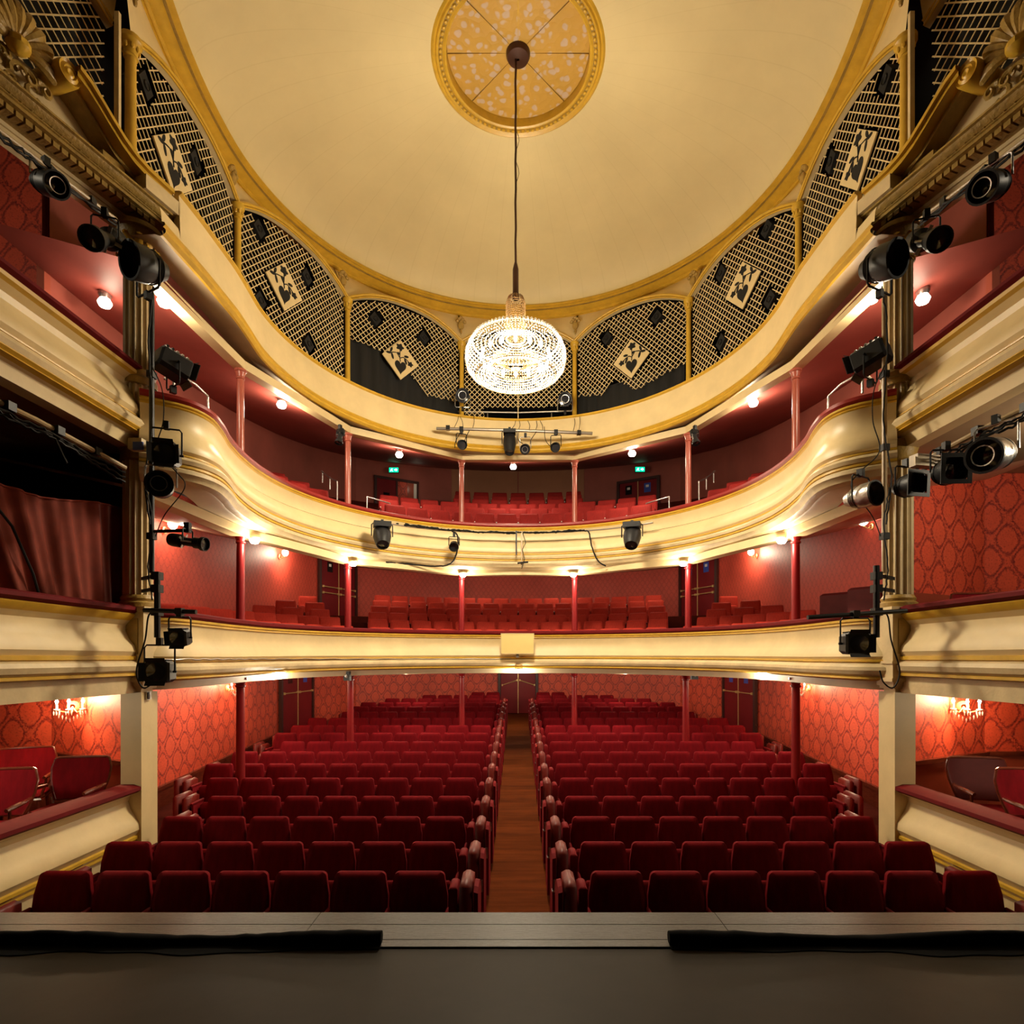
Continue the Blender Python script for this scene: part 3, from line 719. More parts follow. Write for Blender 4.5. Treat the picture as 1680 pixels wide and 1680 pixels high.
def gallery_bay(p0, p1, idx, place, plate=None, boxes=(), clip=None, drape=None, pitch=0.114, spring=SPRING, rise=RISE, zlow=H + 5.0):
    p0 = Vector((*p0, 0)); p1 = Vector((*p1, 0)); L = (p1 - p0).length; e = (p1 - p0) / L
    n = Vector((e.y, -e.x, 0))
    if n.dot(Vector((0, C0, 0)) - p0) < 0: n = -n        # into the house
    W = lambda s, z, d=0.0: Vector((p0.x + e.x * s + n.x * (d - .05), p0.y + e.y * s + n.y * (d - .05), z))
    def hit(px, py):
        d = Vector(((px - CX) / F, 1, (HY - py) / F)); k = (p0.x * n.x + p0.y * n.y) / (d.x * n.x + d.y * n.y)
        return ((d.x * k - p0.x) * e.x + (d.y * k - p0.y) * e.y, H + d.z * k)
    arch = lambda s: spring - 0.02 + rise * (1 - abs(2 * s / L - 1) ** 2.3)
    # spandrel between arch and ring
    sp_t = thing('arcade_spandrel', W(L / 2, spring), 'cream spandrel with ochre arch moulding above the %s' % place, 'spandrel')
    b = MB(); rows = []; rows2 = []
    for i in range(25):
        s = L * i / 24; q = W(s, 0); rx, ry = ring_pt(q.x, q.y)
        a = W(s, arch(s), .06)
        top = Vector((rx, ry, H + 7.79))
        rows.append([a + (top - a) * t for t in (0, .33, .66, 1)]); rows2.append([a, W(s, arch(s) - .0, -.03)])
    b.grid(rows); b.grid(rows2); b.build('face', M_['cream'], sp_t, ang=50)
    b = MB(); b.tube([W(L * i / 24, arch(L * i / 24) + .05, .07) for i in range(25)], .026, 6); b.tube([W(L * i / 24, arch(L * i / 24) + .005, .062) for i in range(25)], .014, 6); b.build('arch_moulding', M_['gold'], sp_t)
    # lattice
    lt = thing('lattice_screen', W(L / 2, zlow), 'cream diagonal lattice screen over darkness, filling the %s' % place, 'lattice screen', 'lattice screens of the gallery')
    polys = []
    if plate:
        ps, pz = hit(*plate[:2]); hs = plate[2]
        polys.append([(ps - hs, pz), (ps, pz + hs), (ps + hs, pz), (ps, pz - hs)])
    spk = []
    for (bx, by, w, h) in boxes:
        s, z = hit(bx, by); spk.append((s, z, w, h)); r = pitch * .5
        polys.append([(s - w - r, z - r), (s - w * .2, z + h * 1.0 + r), (s + w + r, z + r), (s + w * .2, z - h - r)])
    cl = [hit(*c) for c in clip] if clip else None
    def ok(s, z):
        if not (0.05 < s < L - 0.05) or z < zlow or z > arch(s) - .04: return False
        if cl and in_poly((s, z), cl): return False
        return not any(in_poly((s, z), q) for q in polys)
    zt = spring + rise
    def slat(run, g):
        b = MB(); b.bar(W(*run[0], .004 * g), W(*run[-1], .004 * g), .0135, .008, n); b.build('slat', M_['cream'], lt, smooth=False)
    for sg_ in (1, -1):
        k0 = int((-L - 3) / pitch); k1 = int((L + 3) / pitch)
        for k in range(k0, k1):
            run = []; st_ = 0.03
            for i in range(int((zt - zlow) / st_) + 2):
                z = zlow + i * st_; s = k * pitch + sg_ * (z - zlow)
                if ok(s, z): run.append((s, z))
                else:
                    if len(run) > 1: slat(run, sg_)
                    run = []
            if len(run) > 1: slat(run, sg_)
    b = MB(); b.bar(W(L / 2, zlow, .0), W(L / 2, arch(L / 2), .0), .02, .014, n)
    if not plate: b.build('frame_bar', M_['cream'], lt, smooth=False)
    if plate:
        hp = thing('heart_plate', W(ps, pz - hs), 'cream diamond plate with black heart and flowers in the %s' % place, 'ornamental plate')
        D = lambda u, v, w: W(ps + u, pz + v, .02 + w)
        b = MB(); b.prism([(-hs, 0), (0, -hs), (hs, 0), (0, hs)], D, 0, .02); b.build('plate', M_['cream'], hp, smooth=False)
        q = hs  # black inlays stand in for the darkness seen through cut-outs
        b = MB(); b.prism([(q * (-.02 + .66 * (16 * sin(a) ** 3) / 34), q * (-.36 + .80 * (13 * cos(a) - 5 * cos(2 * a) - 2 * cos(3 * a) - cos(4 * a)) / 34)) for a in [2 * pi * i / 32 for i in range(32)]][::-1], D, .02, .026); b.build('heart', M_['void'], hp, smooth=False)
        for (ax, ay, sz) in ((-.05, .62, .19), (.52, -.08, .14)):
            b = MB(); b.prism([(q * (ax + sz * (1 + .22 * cos(5 * a)) * cos(a)), q * (ay + sz * .85 * (1 + .22 * cos(5 * a)) * sin(a))) for a in [2 * pi * i / 24 for i in range(24)]], D, .02, .026); b.build('flower', M_['void'], hp, smooth=False)
        for ps_ in ([(-.03, -.10), (-.06, .12), (-.04, .5)], [(-.04, .06), (-.22, .30), (-.42, .26), (-.52, .22)], [(-.03, .08), (.12, .16), (.30, .10), (.50, -.05)]):
            b = MB(); b.tube([D(q * u, q * v, .022) for u, v in ps_], .010, 5); b.build('stem', M_['void'], hp)
        for (ax, ay, an, ln) in ((-.52, .36, 1.2, .14), (-.66, .18, .1, .14), (-.46, .06, 1.9, .16), (.30, .24, .1, .13), (.26, -.02, 2.0, .15), (-.12, .28, 2.4, .08)):
            b = MB(); b.prism([(q * (ax + ln * cos(a) * cos(an) - .06 * sin(a) * sin(an)), q * (ay + ln * cos(a) * sin(an) + .06 * sin(a) * cos(an))) for a in [2 * pi * i / 12 for i in range(12)]], D, .02, .026); b.build('leaf', M_['void'], hp, smooth=False)
    for i, (s, z, w, h) in enumerate(spk):
        t = thing('loudspeaker', W(s, z - h, -.05), 'black loudspeaker set in the lattice of the %s, %s one' % (place, ORD[i + 1]), 'loudspeaker', 'loudspeakers in the gallery lattice')
        b = MB(); b.prism([(s - w, z), (s - w * .2, z + h), (s + w, z), (s + w * .2, z - h)], lambda u, v, d: W(u, v, d), -.22, .0); b.build('cabinet', M_['drape'], t, smooth=False)
        b = MB(); b.lathe([(.001, -.01), (w * .32, .0), (w * .38, .012), (w * .40, .0)], 16, W(s, z, .004), n); b.build('cone', M_['black'], t)
    if drape:
        dp = [hit(*c) for c in drape]
        t = thing('black_drape', W(sum(q[0] for q in dp) / len(dp), zlow), 'dull black drape hung behind the cut lattice of the %s' % place, 'drape')
        s0 = min(q[0] for q in dp); s1 = max(q[0] for q in dp); z1 = max(q[1] for q in dp)
        b = MB(); rows = []
        for i in range(60):
            s = s0 + (s1 - s0) * i / 59
            rows.append([W(s, z, -.12 + .03 * sin(i * .9)) for z in (zlow - .3, zlow + .4, z1)])
        b.grid(rows); b.build('cloth', M_['drape'], t, ang=80)
        b = MB(); b.bar(W(s0, z1, -.12), W(s1, z1, -.12), .03, .03); b.build('batten', M_['void'], t)
    return W, hit

PN = ['bay beside the stage', 'bay next to the pillar', 'second bay behind the pillar', 'bay beside the chandelier']
def place(i, s): return '%s %s gallery bay' % (['fourth', 'third', 'second', 'first'][i], SIDE[s])
for s in (-1, 1):
    q = lambda i: GCOL[i] if s < 0 else GCOL[7 - i]
    mx = lambda l: [(c[0], c[1]) + tuple(c[2:]) for c in l]
    near = (s * 5.27, 4.60)
    L_ = s < 0
    gallery_bay(near, (s * 4.62, 6.65), 0, place(0, s), boxes=[], pitch=.148, rise=.3, spring=H + 7.2)
    bk = MB(); bk.bar((s * 4.95, 6.55, H + 6.6), (s * 5.75, 4.2, H + 6.6), .03, 2.5); tag(bk.build('added_lattice_backing_' + SIDE[s], M_['void'], smooth=False), kind='structure')  # added black sheet, keeps the background of the lattice dark
    gallery_bay(q(0), q(1), 1, place(1, s), plate=(287, 270, .41) if L_ else (1405, 262, .40), boxes=[(247, 140, .13, .16), (328, 266, .13, .16)] if L_ else [(1445, 130, .13, .16), (1356, 265, .13, .16)], pitch=.136)
    gallery_bay(q(1), q(2), 2, place(2, s), plate=(468, 470, .41) if L_ else (1217, 468, .41), boxes=[(430, 374, .12, .15), (508, 453, .12, .15), (432, 492, .12, .15), (511, 563, .12, .15)] if L_ else [(1178, 447, .12, .15), (1253, 374, .12, .15), (1258, 490, .12, .15), (1178, 560, .12, .15)], pitch=.118)
    if L_:
        gallery_bay(q(2), q(3), 3, place(3, s), plate=(658, 590, .41), boxes=[(618, 521, .12, .14), (698, 552, .12, .14)],
                    clip=[(560, 548), (632, 577), (672, 612), (704, 649), (760, 660), (760, 760), (560, 760)], drape=[(570, 548), (757, 700)])
    else:
        gallery_bay(q(2), q(3), 3, place(3, s), plate=(1035, 588, .41), boxes=[(993, 553, .12, .14), (1075, 518, .12, .14)],
                    clip=[(935, 652), (985, 648), (1008, 622), (1040, 640), (1130, 592), (1130, 760), (935, 760)], drape=[(1118, 590), (938, 700)])
gallery_bay(GCOL[3], GCOL[4], 4, 'middle gallery bay', clip=[(795, 669), (950, 666), (950, 720), (795, 720)])
t = thing('gallery_rail', (0, 12.7, H + 5.3), 'dark grey handrail crossing the middle gallery bay behind the front', 'rail')
b = MB(); b.tube([P(735, 675, 13.2), P(795, 676, 13.35), P(850, 677, 13.4), P(945, 674, 13.2)], .02, 8); b.build('bar', M_['steel'], t)
for px in (800, 905):
    b = MB(); b.tube([P(px, 676, 13.35), P(px, 720, 13.35)], .015, 6); b.build('post', M_['steel'], t)

# gilt masks on the spandrels above each column
msk = MB(); msk.ball((0, 0, 0), .07, 10, (1, .6, 1.3)); head_me = msk.mesh('face', M_['gold_dark'])
msk = MB(); msk.ball((0, 0, 0), .045, 8, (1, .8, .8)); curl_me = msk.mesh('curl', M_['gold_dark'])
for i, (x, y) in enumerate(GCOL):
    rx, ry = ring_pt(x, y)
    pos = Vector((x + (rx - x) * .5, y + (ry - y) * .5, SPRING + .42)); inw = Vector((-x, C0 - y, 0)).normalized() if y > C0 else Vector((-1 if x > 0 else 1, 0, 0))
    pos += inw * .10
    t = thing('gilt_mask', pos, 'small gilt mask ornament under the dome cornice, %s from the left' % ORD[i + 1], 'ornament', 'gilt masks above the gallery columns', rz=atan2(-inw.x, inw.y) + pi)
    inst('face', head_me, t, (0, 0, 0))
    for (dx, dz) in ((-.08, .09), (.08, .09), (-.04, .14), (.04, .14), (0, .17)): inst('curl', curl_me, t, (dx, .0, dz))
    b = MB(); b.ball((0, 0, -.13), .03, 8, (1, .8, 1.8)); b.build('pendant', M_['gold_dark'], t, local=True)

# ---------------------------------------------------------------- entablature, dentils and swan-neck pediment over the boxes
def entablature(s):
    Q = Vector((s * 4.33, 6.76, 0)); e = Vector((s * .296, -.955, 0)); n = Vector((-s * .955, -.296, 0))
    W = lambda t, d, z: Q + e * t + n * d + Vector((0, 0, H + z))
    T = 3.6
    t = thing('entablature', W(0, 0, 4.85), 'ochre dentilled entablature with swan-neck pediment over the topmost %s box' % SIDE[s], 'entablature')
    def run(name, prof, m, t0=-.10, t1=T, d_end=True):
        b = MB(); b.grid([[W(t0, d, z) for d, z in prof], [W(t1, d, z) for d, z in prof]])
        b.f.append(tuple(range(len(prof)))) ; b.build(name, m, t, ang=25)
    run('architrave', [(-.16, 4.84), (.02, 4.84), (.02, 4.89), (.04, 4.89), (.04, 4.93), (-.16, 4.93)], M_['cream_dirty'], .12)
    run('bed_moulding', [(-.16, 4.93), (.11, 4.93), (.12, 4.975), (-.16, 4.975)], M_['gold_dark'], .03)
    run('corona', [(-.16, 4.975), (.26, 4.975), (.26, 5.005), (.28, 5.01), (.28, 5.02), (-.16, 5.02)], M_['gold_dark'])
    run('cyma', [(-.16, 5.02), (.29, 5.02), (.33, 5.04), (.35, 5.065), (.38, 5.07), (.38, 5.09), (-.16, 5.09)], M_['gold_dark'], -.13)
    dm = MB(); dm.obox((0, 0, 0), e * .030, n * .05, (0, 0, .026)); me = dm.mesh('dentil', M_['gold_dark'], smooth=False)
    for k in range(44): inst('dentil', me, t, W(.06 + k * .08, .16, 4.951) - Vector(t.location))
    em = MB(); em.ball((0, 0, 0), .02, 6, (1, 1, .8)); me2 = em.mesh('egg', M_['gold_dark'])
    for k in range(40): inst('egg', me2, t, W(.05 + k * .088, .285, 5.03) - Vector(t.location))
    # pedestal block and the swan neck
    b = MB(); b.obox(W(.55, .05, 5.17), e * .12, n * .2, (0, 0, .09)); b.build('block', M_['gold_dark'], t, smooth=False)
    b = MB(); b.obox(W(.10, .17, 5.17), e * .22, n * .25, (0, 0, .078)); b.build('end_block', M_['cream_dirty'], t, smooth=False)
    curve = [(-.04, 5.30), (.10, 5.30), (.28, 5.31), (.42, 5.34), (.55, 5.40), (.68, 5.49), (.80, 5.58), (.92, 5.66), (1.02, 5.70)]
    for (nm, da, db, o0, o1, m) in (('swan_neck', -.08, .38, .0, .05, M_['gold']), ('neck_fillet', -.08, .42, -.045, .0, M_['gold']), ('neck_soffit', -.08, .26, .05, .10, M_['gold_dark'])):
        b = MB(); b.grid([[W(c[0], da, c[1] - o0), W(c[0], db, c[1] - o0), W(c[0], db, c[1] - o1), W(c[0], da, c[1] - o1)] for c in curve], wrap_u=True)
        b.f.append((0, 1, 2, 3)); b.build(nm, m, t, ang=30)
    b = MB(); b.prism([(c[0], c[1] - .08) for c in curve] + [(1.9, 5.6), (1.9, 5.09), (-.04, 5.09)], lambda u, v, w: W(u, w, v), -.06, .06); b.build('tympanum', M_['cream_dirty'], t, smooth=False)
    c = W(1.07, .12, 5.64)
    b = MB(); b.lathe([(.001, .22), (.03, .235), (.05, .22), (.06, .235), (.085, .22), (.105, .235), (.115, .20), (.105, -.2)], 24, c, n); b.build('volute', M_['gold'], t)
    # shell and foliage
    for k in range(11):
        a = radians(-95 + k * 19); b = MB()
        b.tube([W(1.44 - q_ * sin(a), .16 + .07 * sin(q_ * 8), 5.60 + q_ * 1.05 * cos(a)) for q_ in (.03, .1, .17, .24, .30, .34, .36)], [.02, .034, .046, .055, .056, .045, .02], 8); b.build('shell_rib', M_['gold_dark'], t)
    b = MB(); b.ball(W(1.44, .22, 5.58), .10, 10, (1, 1, .8)); b.build('shell_boss', M_['gold'], t)
    rnd = random.Random(3)
    for k in range(20):
        u = 1.08 + rnd.random() * .7; z = 5.17 + rnd.random() * .36; r = .055 + rnd.random() * .05; a0 = rnd.random() * 6; b = MB()
        b.tube([W(u + r * (1 - i / 14) * cos(a0 + i * .55), .08 + i * .006, z + r * (1 - i / 14) * sin(a0 + i * .55)) for i in range(12)], [.032 - .0018 * i for i in range(12)], 6); b.build('acanthus_curl', M_['gold_dark'], t)
    for k in range(7):
        u = .62 + k * .06; b = MB(); b.ball(W(u, .06, 5.20 + .02 * (k % 2)), .03, 8, (1, 1, 1.4)); b.build('relief_bud', M_['gold_dark'], t)
    # small anthemion standing on the end of the neck
    a_ = thing('anthemion', W(.18, .0, 5.30), 'small gilt fan ornament on the %s pediment end' % SIDE[s], 'ornament')
    for k in range(5):
        a = radians(-60 + k * 30); b = MB(); b.tube([W(.18, .02, 5.31), W(.18 - .07 * sin(a), .05, 5.31 + .08 * cos(a)), W(.18 - .11 * sin(a), .03, 5.31 + .13 * cos(a))], [.015, .03, .015], 6); b.build('fan_rib', M_['gold'], a_)
    # post beside the last lattice bay
    p = MB(); q = P(193 if s < 0 else 1495, 60, 6.3); p.box(q.x - .025, q.y - .02, H + 5.1, q.x + .025, q.y + .02, H + 6.95)
    tag(p.build('trim_lattice_post', M_['cream_dirty'], smooth=False), kind='structure')
for s in (-1, 1): entablature(s)

# ---------------------------------------------------------------- chandelier
def chandelier():
    cx, cy = P(846, 560, C0).x, C0
    t = thing('chandelier', (cx, cy, H + 9.0), 'large lit crystal bead chandelier hanging on a long brown stem', 'chandelier')
    b = MB(); b.tube([(cx + .004 * sin(i * 2.1), cy, H + 9.06 - i * .2) for i in range(17)] + [(cx, cy, H + 5.42)], .017, 8); b.build('stem', M_['brown_bronze'], t)
    b = MB(); b.lathe([(.02, H + 5.95), (.045, H + 5.85), (.045, H + 5.5), (.06, H + 5.42), (.05, H + 5.40)], 12, (cx, cy, 0)); b.build('stem_sleeve', M_['brown_bronze'], t)
    b = MB(); b.tube([(cx + .02 + .03 * sin(i * .9), cy - .02, H + 7.9 - i * .07) for i in range(14)], .004, 5); b.build('loose_wire', M_['cable'], t)
    def bead(b, p, r):
        x, y, z = p; b.add([(x + r, y, z), (x, y + r, z), (x - r, y, z), (x, y - r, z), (x, y, z + r), (x, y, z - r)], [(0, 1, 4), (1, 2, 4), (2, 3, 4), (3, 0, 4), (1, 0, 5), (2, 1, 5), (3, 2, 5), (0, 3, 5)])
    def strings(name, prof, n, step, r, phase=0.0, m='crystal'):
        b = MB(); segs = []
        d = 0
        pts = []
        for (r0, z0), (r1, z1) in zip(prof, prof[1:]):
            l = hypot(r1 - r0, z1 - z0); k = max(1, int(l / step))
            pts += [(r0 + (r1 - r0) * i / k, z0 + (z1 - z0) * i / k) for i in range(k)]
        for k in range(n):
            a = 2 * pi * (k + phase) / n
            for (q, z) in pts: bead(b, (cx + q * cos(a), cy + q * sin(a), H + z), r)
        o = b.build(name, M_[m], t, smooth=False); o['kind'] = 'stuff'; return o
    strings('bead_skirt', [(.65, 4.735), (.715, 4.67), (.75, 4.58), (.755, 4.48), (.73, 4.37), (.67, 4.29), (.60, 4.25)], 120, .034, .013)
    strings('bead_bowl', [(.60, 4.245), (.52, 4.25), (.44, 4.29), (.36, 4.36)], 90, .034, .013)
    strings('inner_bead_ring', [(.36, 4.36), (.34, 4.50)], 64, .03, .012, 0, 'amber')
    strings('bead_canopy', [(.14, 4.80), (.40, 4.735), (.64, 4.735)], 60, .05, .012)
    strings('centre_bead_net', [(.34, 4.50), (.22, 4.44), (.10, 4.38)], 44, .03, .012, 0, 'amber')
    strings('crown_beads', [(.14, 5.34), (.145, 4.78)], 36, .03, .013, 0, 'amber')
    strings('crown_tips', [(.11, 5.42), (.14, 5.34)], 24, .02, .014, .5, 'amber')
    b = MB(); b.lathe([(.02, 4.36 + H), (.07, 4.35 + H), (.05, 4.33 + H), (.02, 4.31 + H)], 16, (cx, cy, 0)); b.build('finial', M_['crystal'], t)
    pearl = MB(); pearl.ball((0, 0, 0), .022, 8); me = pearl.mesh('rim_pearl', M_['crystal'])
    for k in range(72):
        a = 2 * pi * k / 72; inst('rim_pearl', me, t, (.655 * cos(a), .655 * sin(a), 4.755 - 9.0))
    for (nm, r, z) in (('top_hoop', .65, 4.74), ('bottom_hoop', .60, 4.245), ('inner_hoop', .36, 4.36), ('crown_hoop', .145, 4.79)):
        b = MB(); b.tube([(cx + r * cos(2 * pi * k / 48), cy + r * sin(2 * pi * k / 48), H + z) for k in range(48)], .008, 6, closed=True); b.build(nm, M_['brass'], t)
    bl = MB(); bl.lathe([(.001, .06), (.018, .05), (.026, .02), (.02, -.02), (.012, -.04)], 10); me = bl.mesh('bulb', M_['bulb'])
    for k in range(16):
        a = 2 * pi * k / 16; inst('bulb', me, t, (.52 * cos(a), .52 * sin(a), 4.52 - 9.0))
    for k in range(4):
        a = 2 * pi * (k + .5) / 4; lamp('chandelier_light', (cx + .45 * cos(a), cy + .45 * sin(a), H + 4.50), K_CHAND / 4, WARM, .16, t)
    d_ = bpy.data.lights.new('chandelier_downlight', 'SPOT'); d_.energy = K_DOWN; d_.color = WARM; d_.spot_size = radians(176); d_.spot_blend = 0.6; d_.shadow_soft_size = .3  # added spot, brightens the lower house without lighting the dome
    o_ = bpy.data.objects.new('chandelier_downlight', d_); COL.objects.link(o_); o_.parent = t; o_.location = (0, 0, 4.20 - 9.0)
chandelier()

# ---------------------------------------------------------------- stage edge
YE = 3.684; ZS = H - 1.6
st_ = MB(); st_.box(-5.2, -1.6, ZS - .12, 5.2, 3.25, ZS - .012); tag(st_.build('floor_stage', M_['stage'], smooth=False), kind='structure')
sb = MB(); sb.box(-5.2, 3.25, 0, 5.2, YE - .06, ZS - .04); tag(sb.build('wall_stage_front', M_['void'], smooth=False), kind='structure')
ap = thing('stage_apron', (0, 3.4, ZS), 'worn grey boards along the front edge of the stage', 'stage edge')
for (y0, y1, dz) in ((3.523, YE, 0.0), (3.335, 3.519, -.001), (3.252, 3.331, -.002)):
    for (x0, x1) in ((-5.2, -1.243), (-1.239, 1.233), (1.237, 5.2)):
        b = MB(); b.box(x0, y0, ZS - .04, x1, y1, ZS + dz); b.build('plank', M_['plank'], ap, smooth=False)
rnd = random.Random(5)
for s in (-1, 1):
    x0, x1 = (-4.6, -.765) if s < 0 else (.845, 4.6)
    rows = []; n = 60
    for i in range(n + 1):
        x = x0 + (x1 - x0) * i / n; w = .028 + .006 * sin(i * .37) + .004 * rnd.random(); hgt = .030 + .008 * sin(i * .23 + 1) + .004 * rnd.random()
        rows.append([(x, 3.285 + w * cos(a), ZS + hgt * (1 + sin(a)) * .9) for a in [2 * pi * k / 10 for k in range(10)]])
    b = MB(); b.grid(rows, wrap_u=True); b.f.append(tuple(range(10))); b.f.append(tuple(n * 10 + 9 - k for k in range(10)))
    fl = []
    for i in range(n + 1):
        x = x0 + (x1 - x0) * i / n; fl.append([(x, 3.285, ZS + .004), (x, 3.235 - (.05 + .025 * sin(i * .31) + .012 * sin(i * .9)) * (min(1, i / 20) if s > 0 else min(1, (n - i) / 20)), ZS - .006)])
    b.grid(fl)
    t = b.build('cloth_roll', M_['blackcloth'], ang=70); tag(t, 'rolled black cloth lying along the stage front, %s of the gap' % SIDE[s], 'cloth')

# ---------------------------------------------------------------- stalls seats
def seat_meshes(plush, w=.243, wt=.212, zt=.85, zb=.36, rnd_=.042, thick=.075, lean=.17):
    """backrest with rounded trapezoid outline, facing -y, floor at z = 0"""
    def outline(ins):
        pts = []
        a, b = w - ins, wt - ins; z0, z1 = zb + ins, zt - ins; r = rnd_
        pts += [(-a, z0), (a, z0)]
        pts += [(a, z0 + (z1 - z0) * .62)]
        for k in range(6):
            q = (pi / 2) * k / 5; pts.append((b - r + r * cos(q) + (a - b) * .15 * (1 - k / 5), z1 - r + r * sin(q) - (0.01 if k == 0 else 0)))
        for k in range(6):
            q = pi / 2 + (pi / 2) * k / 5; pts.append((-b + r + r * cos(q) - (a - b) * .15 * (k / 5), z1 - r + r * sin(q)))
        pts += [(-a, z0 + (z1 - z0) * .62)]
        return pts
    Y = lambda z: (z - zb) * lean
    m = MB()
    rows = []
    for ins, dy in ((.022, thick), (.0, thick - .02), (.0, .02), (.022, .0), (.05, -.006)):
        rows.append([(x, Y(z) + dy, z) for x, z in outline(ins)])
    n = len(rows[0]); m.grid(rows, wrap_u=True)
    m.f.append(tuple(range(n))[::-1]); m.f.append(tuple(4 * n + k for k in range(n)))
    return m

def pad(m, x0, x1, y0, y1, z0, z1, r=.02):
    """a cushion: box with chamfered edges"""
    rows = []
    for z, i in ((z0, r), (z0 + r, 0), (z1 - r, 0), (z1, r)):
        rows.append([(x0 + i, y0 + i, z), (x1 - i, y0 + i, z), (x1 - i, y1 - i, z), (x0 + i, y1 - i, z)])
    m.grid(rows, wrap_u=True); b = len(m.v) - 16; m.f.append((b + 3, b + 2, b + 1, b)); m.f.append((b + 12, b + 13, b + 14, b + 15)); return m

back_me = seat_meshes(M_['velvet']).mesh('backrest', M_['velvet'], ang=45)
q = MB(); pad(q, -.205, .205, -.125, -.03, .30, .54, .03); seat_me = q.mesh('seat', M_['velvet2'], ang=45)
q = MB(); pad(q, -.268, -.232, -.28, .06, .53, .575, .012); pad(q, -.262, -.238, -.24, .06, .10, .54, .004); arm_me = q.mesh('armrest', M_['velvet2'], ang=45)
q = MB(); pad(q, .232, .268, -.28, .06, .53, .575, .012); pad(q, .238, .262, -.24, .06, .10, .54, .004); arm2_me = q.mesh('armrest', M_['velvet2'], ang=45)
q = MB(); q.box(-.03, -.06, 0, .03, .06, .34); q.box(-.2, -.02, .30, .2, .06, .34); leg_me = q.mesh('leg', M_['black'], smooth=False)

q = MB(); pad(q, -.035, .035, -.30, .02, .12, .66, .03); end_me = q.mesh('end_armrest', M_['armrest'], ang=60)
q = MB(); pad(q, -.03, .03, -.34, .06, .10, .69, .028); end_me2 = q.mesh('end_panel', M_['armrest'], ang=60)
ROWS = [(4.85, 7), (5.65, 7), (6.57, 7), (7.56, 7), (8.48, 8), (9.36, 9), (10.26, 9), (11.16, 8), (12.06, 9), (12.97, 9), (14.0, 9), (15.0, 8), (16.0, 8), (16.85, 8), (17.75, 7), (18.6, 5), (19.4, 2)]
for ri, (y, n) in enumerate(ROWS):
    fz = stalls_floor(y)
    for s in (-1, 1):
        for k in range(n):
            x = s * (.585 + .25 + .5 * k)
            t = thing('stalls_seat', (x, y, fz), 'crimson velvet stalls seat, %s row from the stage, %s %s of the aisle' % (ORD[ri + 1], ORD[k + 1], SIDE[s]), 'seat', 'crimson stalls seats')
            inst('backrest', back_me, t, (0, 0, 0)); inst('seat', seat_me, t, (0, 0, 0)); inst('armrest', arm_me if s > 0 else arm2_me, t, (0, 0, 0)); inst('leg', leg_me, t, (0, 0, 0))
            if k == n - 1:
                inst('armrest', arm2_me if s > 0 else arm_me, t, (0, 0, 0))
            if k == n - 1 and ri != 2:
                inst('end_armrest', end_me, t, (s * .33, 0, 0)); inst('end_panel', end_me2, t, (s * .44, 0, 0))

# folding seats along the aisle
q = MB(); pad(q, -.05, .05, -.18, .17, .20, .86, .035); big_me = q.mesh('armrest', M_['armrest'], ang=60)
q = MB(); pad(q, -.036, .036, -.10, .12, .20, .80, .02); small_me = q.mesh('armrest', M_['velvet2'], ang=60)
def fold_panel(sx):
    q = MB(); rows = []
    for y, z1 in ((-.20, .80), (-.14, .83), (-.02, .84), (.10, .80), (.20, .70)): rows.append([(-sx * .016, y, .08), (sx * .018, y, .08), (sx * .018, y, z1), (-sx * .016, y, z1 - .01)])
    q.grid(rows, wrap_u=True); q.f.append((3, 2, 1, 0)); q.f.append((16, 17, 18, 19)); return q.mesh('side_panel', M_['velvet2'], smooth=False)
pan_me = {s: fold_panel(s) for s in (-1, 1)}
q = MB(); q.box(-.014, -.012, .0, .014, .012, .10); q.box(-.03, -.012, -.012, .014, .06, .0); brk_me = q.mesh('hinge_bracket', M_['silver'], smooth=False)
for ri, (y, n) in enumerate(ROWS[:15]):
    fz = stalls_floor(y)
    for s in (-1, 1):
        t = thing('folding_aisle_seat', (s * .42, y, fz), 'narrow folded red aisle seat on edge, %s row from the stage, %s of the aisle' % (ORD[ri + 1], SIDE[s]), 'folding seat', 'folded seats along the aisle')
        inst('armrest', big_me, t, (0, 0, 0)); inst('inner_armrest', small_me, t, (s * .108, 0, 0)); inst('side_panel', pan_me[s], t, (-s * .085, 0, 0)); inst('hinge_bracket', brk_me, t, (-s * .075, -.21, .50))

# ---------------------------------------------------------------- circle seats
cback = seat_meshes(M_['plush'], .235, .222, .86, .36, .035, .07, .20)
cb_me = cback.mesh('backrest', M_['plush'], ang=45)
ub_me = cback.mesh('backrest', M_['plush2'], ang=45)
q = MB(); pad(q, -.215, .215, -.13, -.02, .34, .60, .03); cs_me = q.mesh('seat', M_['plush'], ang=45)
q = MB(); pad(q, -.215, .215, -.13, -.02, .34, .60, .03); us_me = q.mesh('seat', M_['plush2'], ang=45)
q = MB(); pad(q, -.262, -.238, -.18, .08, .56, .60, .01); q.box(-.26, -.05, .05, -.24, .06, .57); ca_me = q.mesh('armrest', M_['armrest'], ang=45)
q = MB(); q.box(-.03, -.16, 0, .03, -.06, .37); cl_me = q.mesh('leg', M_['black'], smooth=False)
q = MB(); q.lathe([(.001, .004), (.012, .003), (.013, 0)], 10, (0, 0, 0), (0, -1, 0)); np_me = q.mesh('number_disc', M_['paper'])
def circle_seat(kind, x, y, z, rz, label, group, plate=True):
    t = thing(kind, (x, y, z), label, 'seat', group, rz)
    d = kind == 'circle_seat'
    inst('backrest', cb_me if d else ub_me, t, (0, 0, 0)); inst('seat', cs_me if d else us_me, t, (0, 0, 0)); inst('armrest', ca_me, t, (0, 0, 0)); inst('leg', cl_me, t, (0, 0, 0))
    if plate: inst('number_disc', np_me, t, (-.25, -.183, .585))
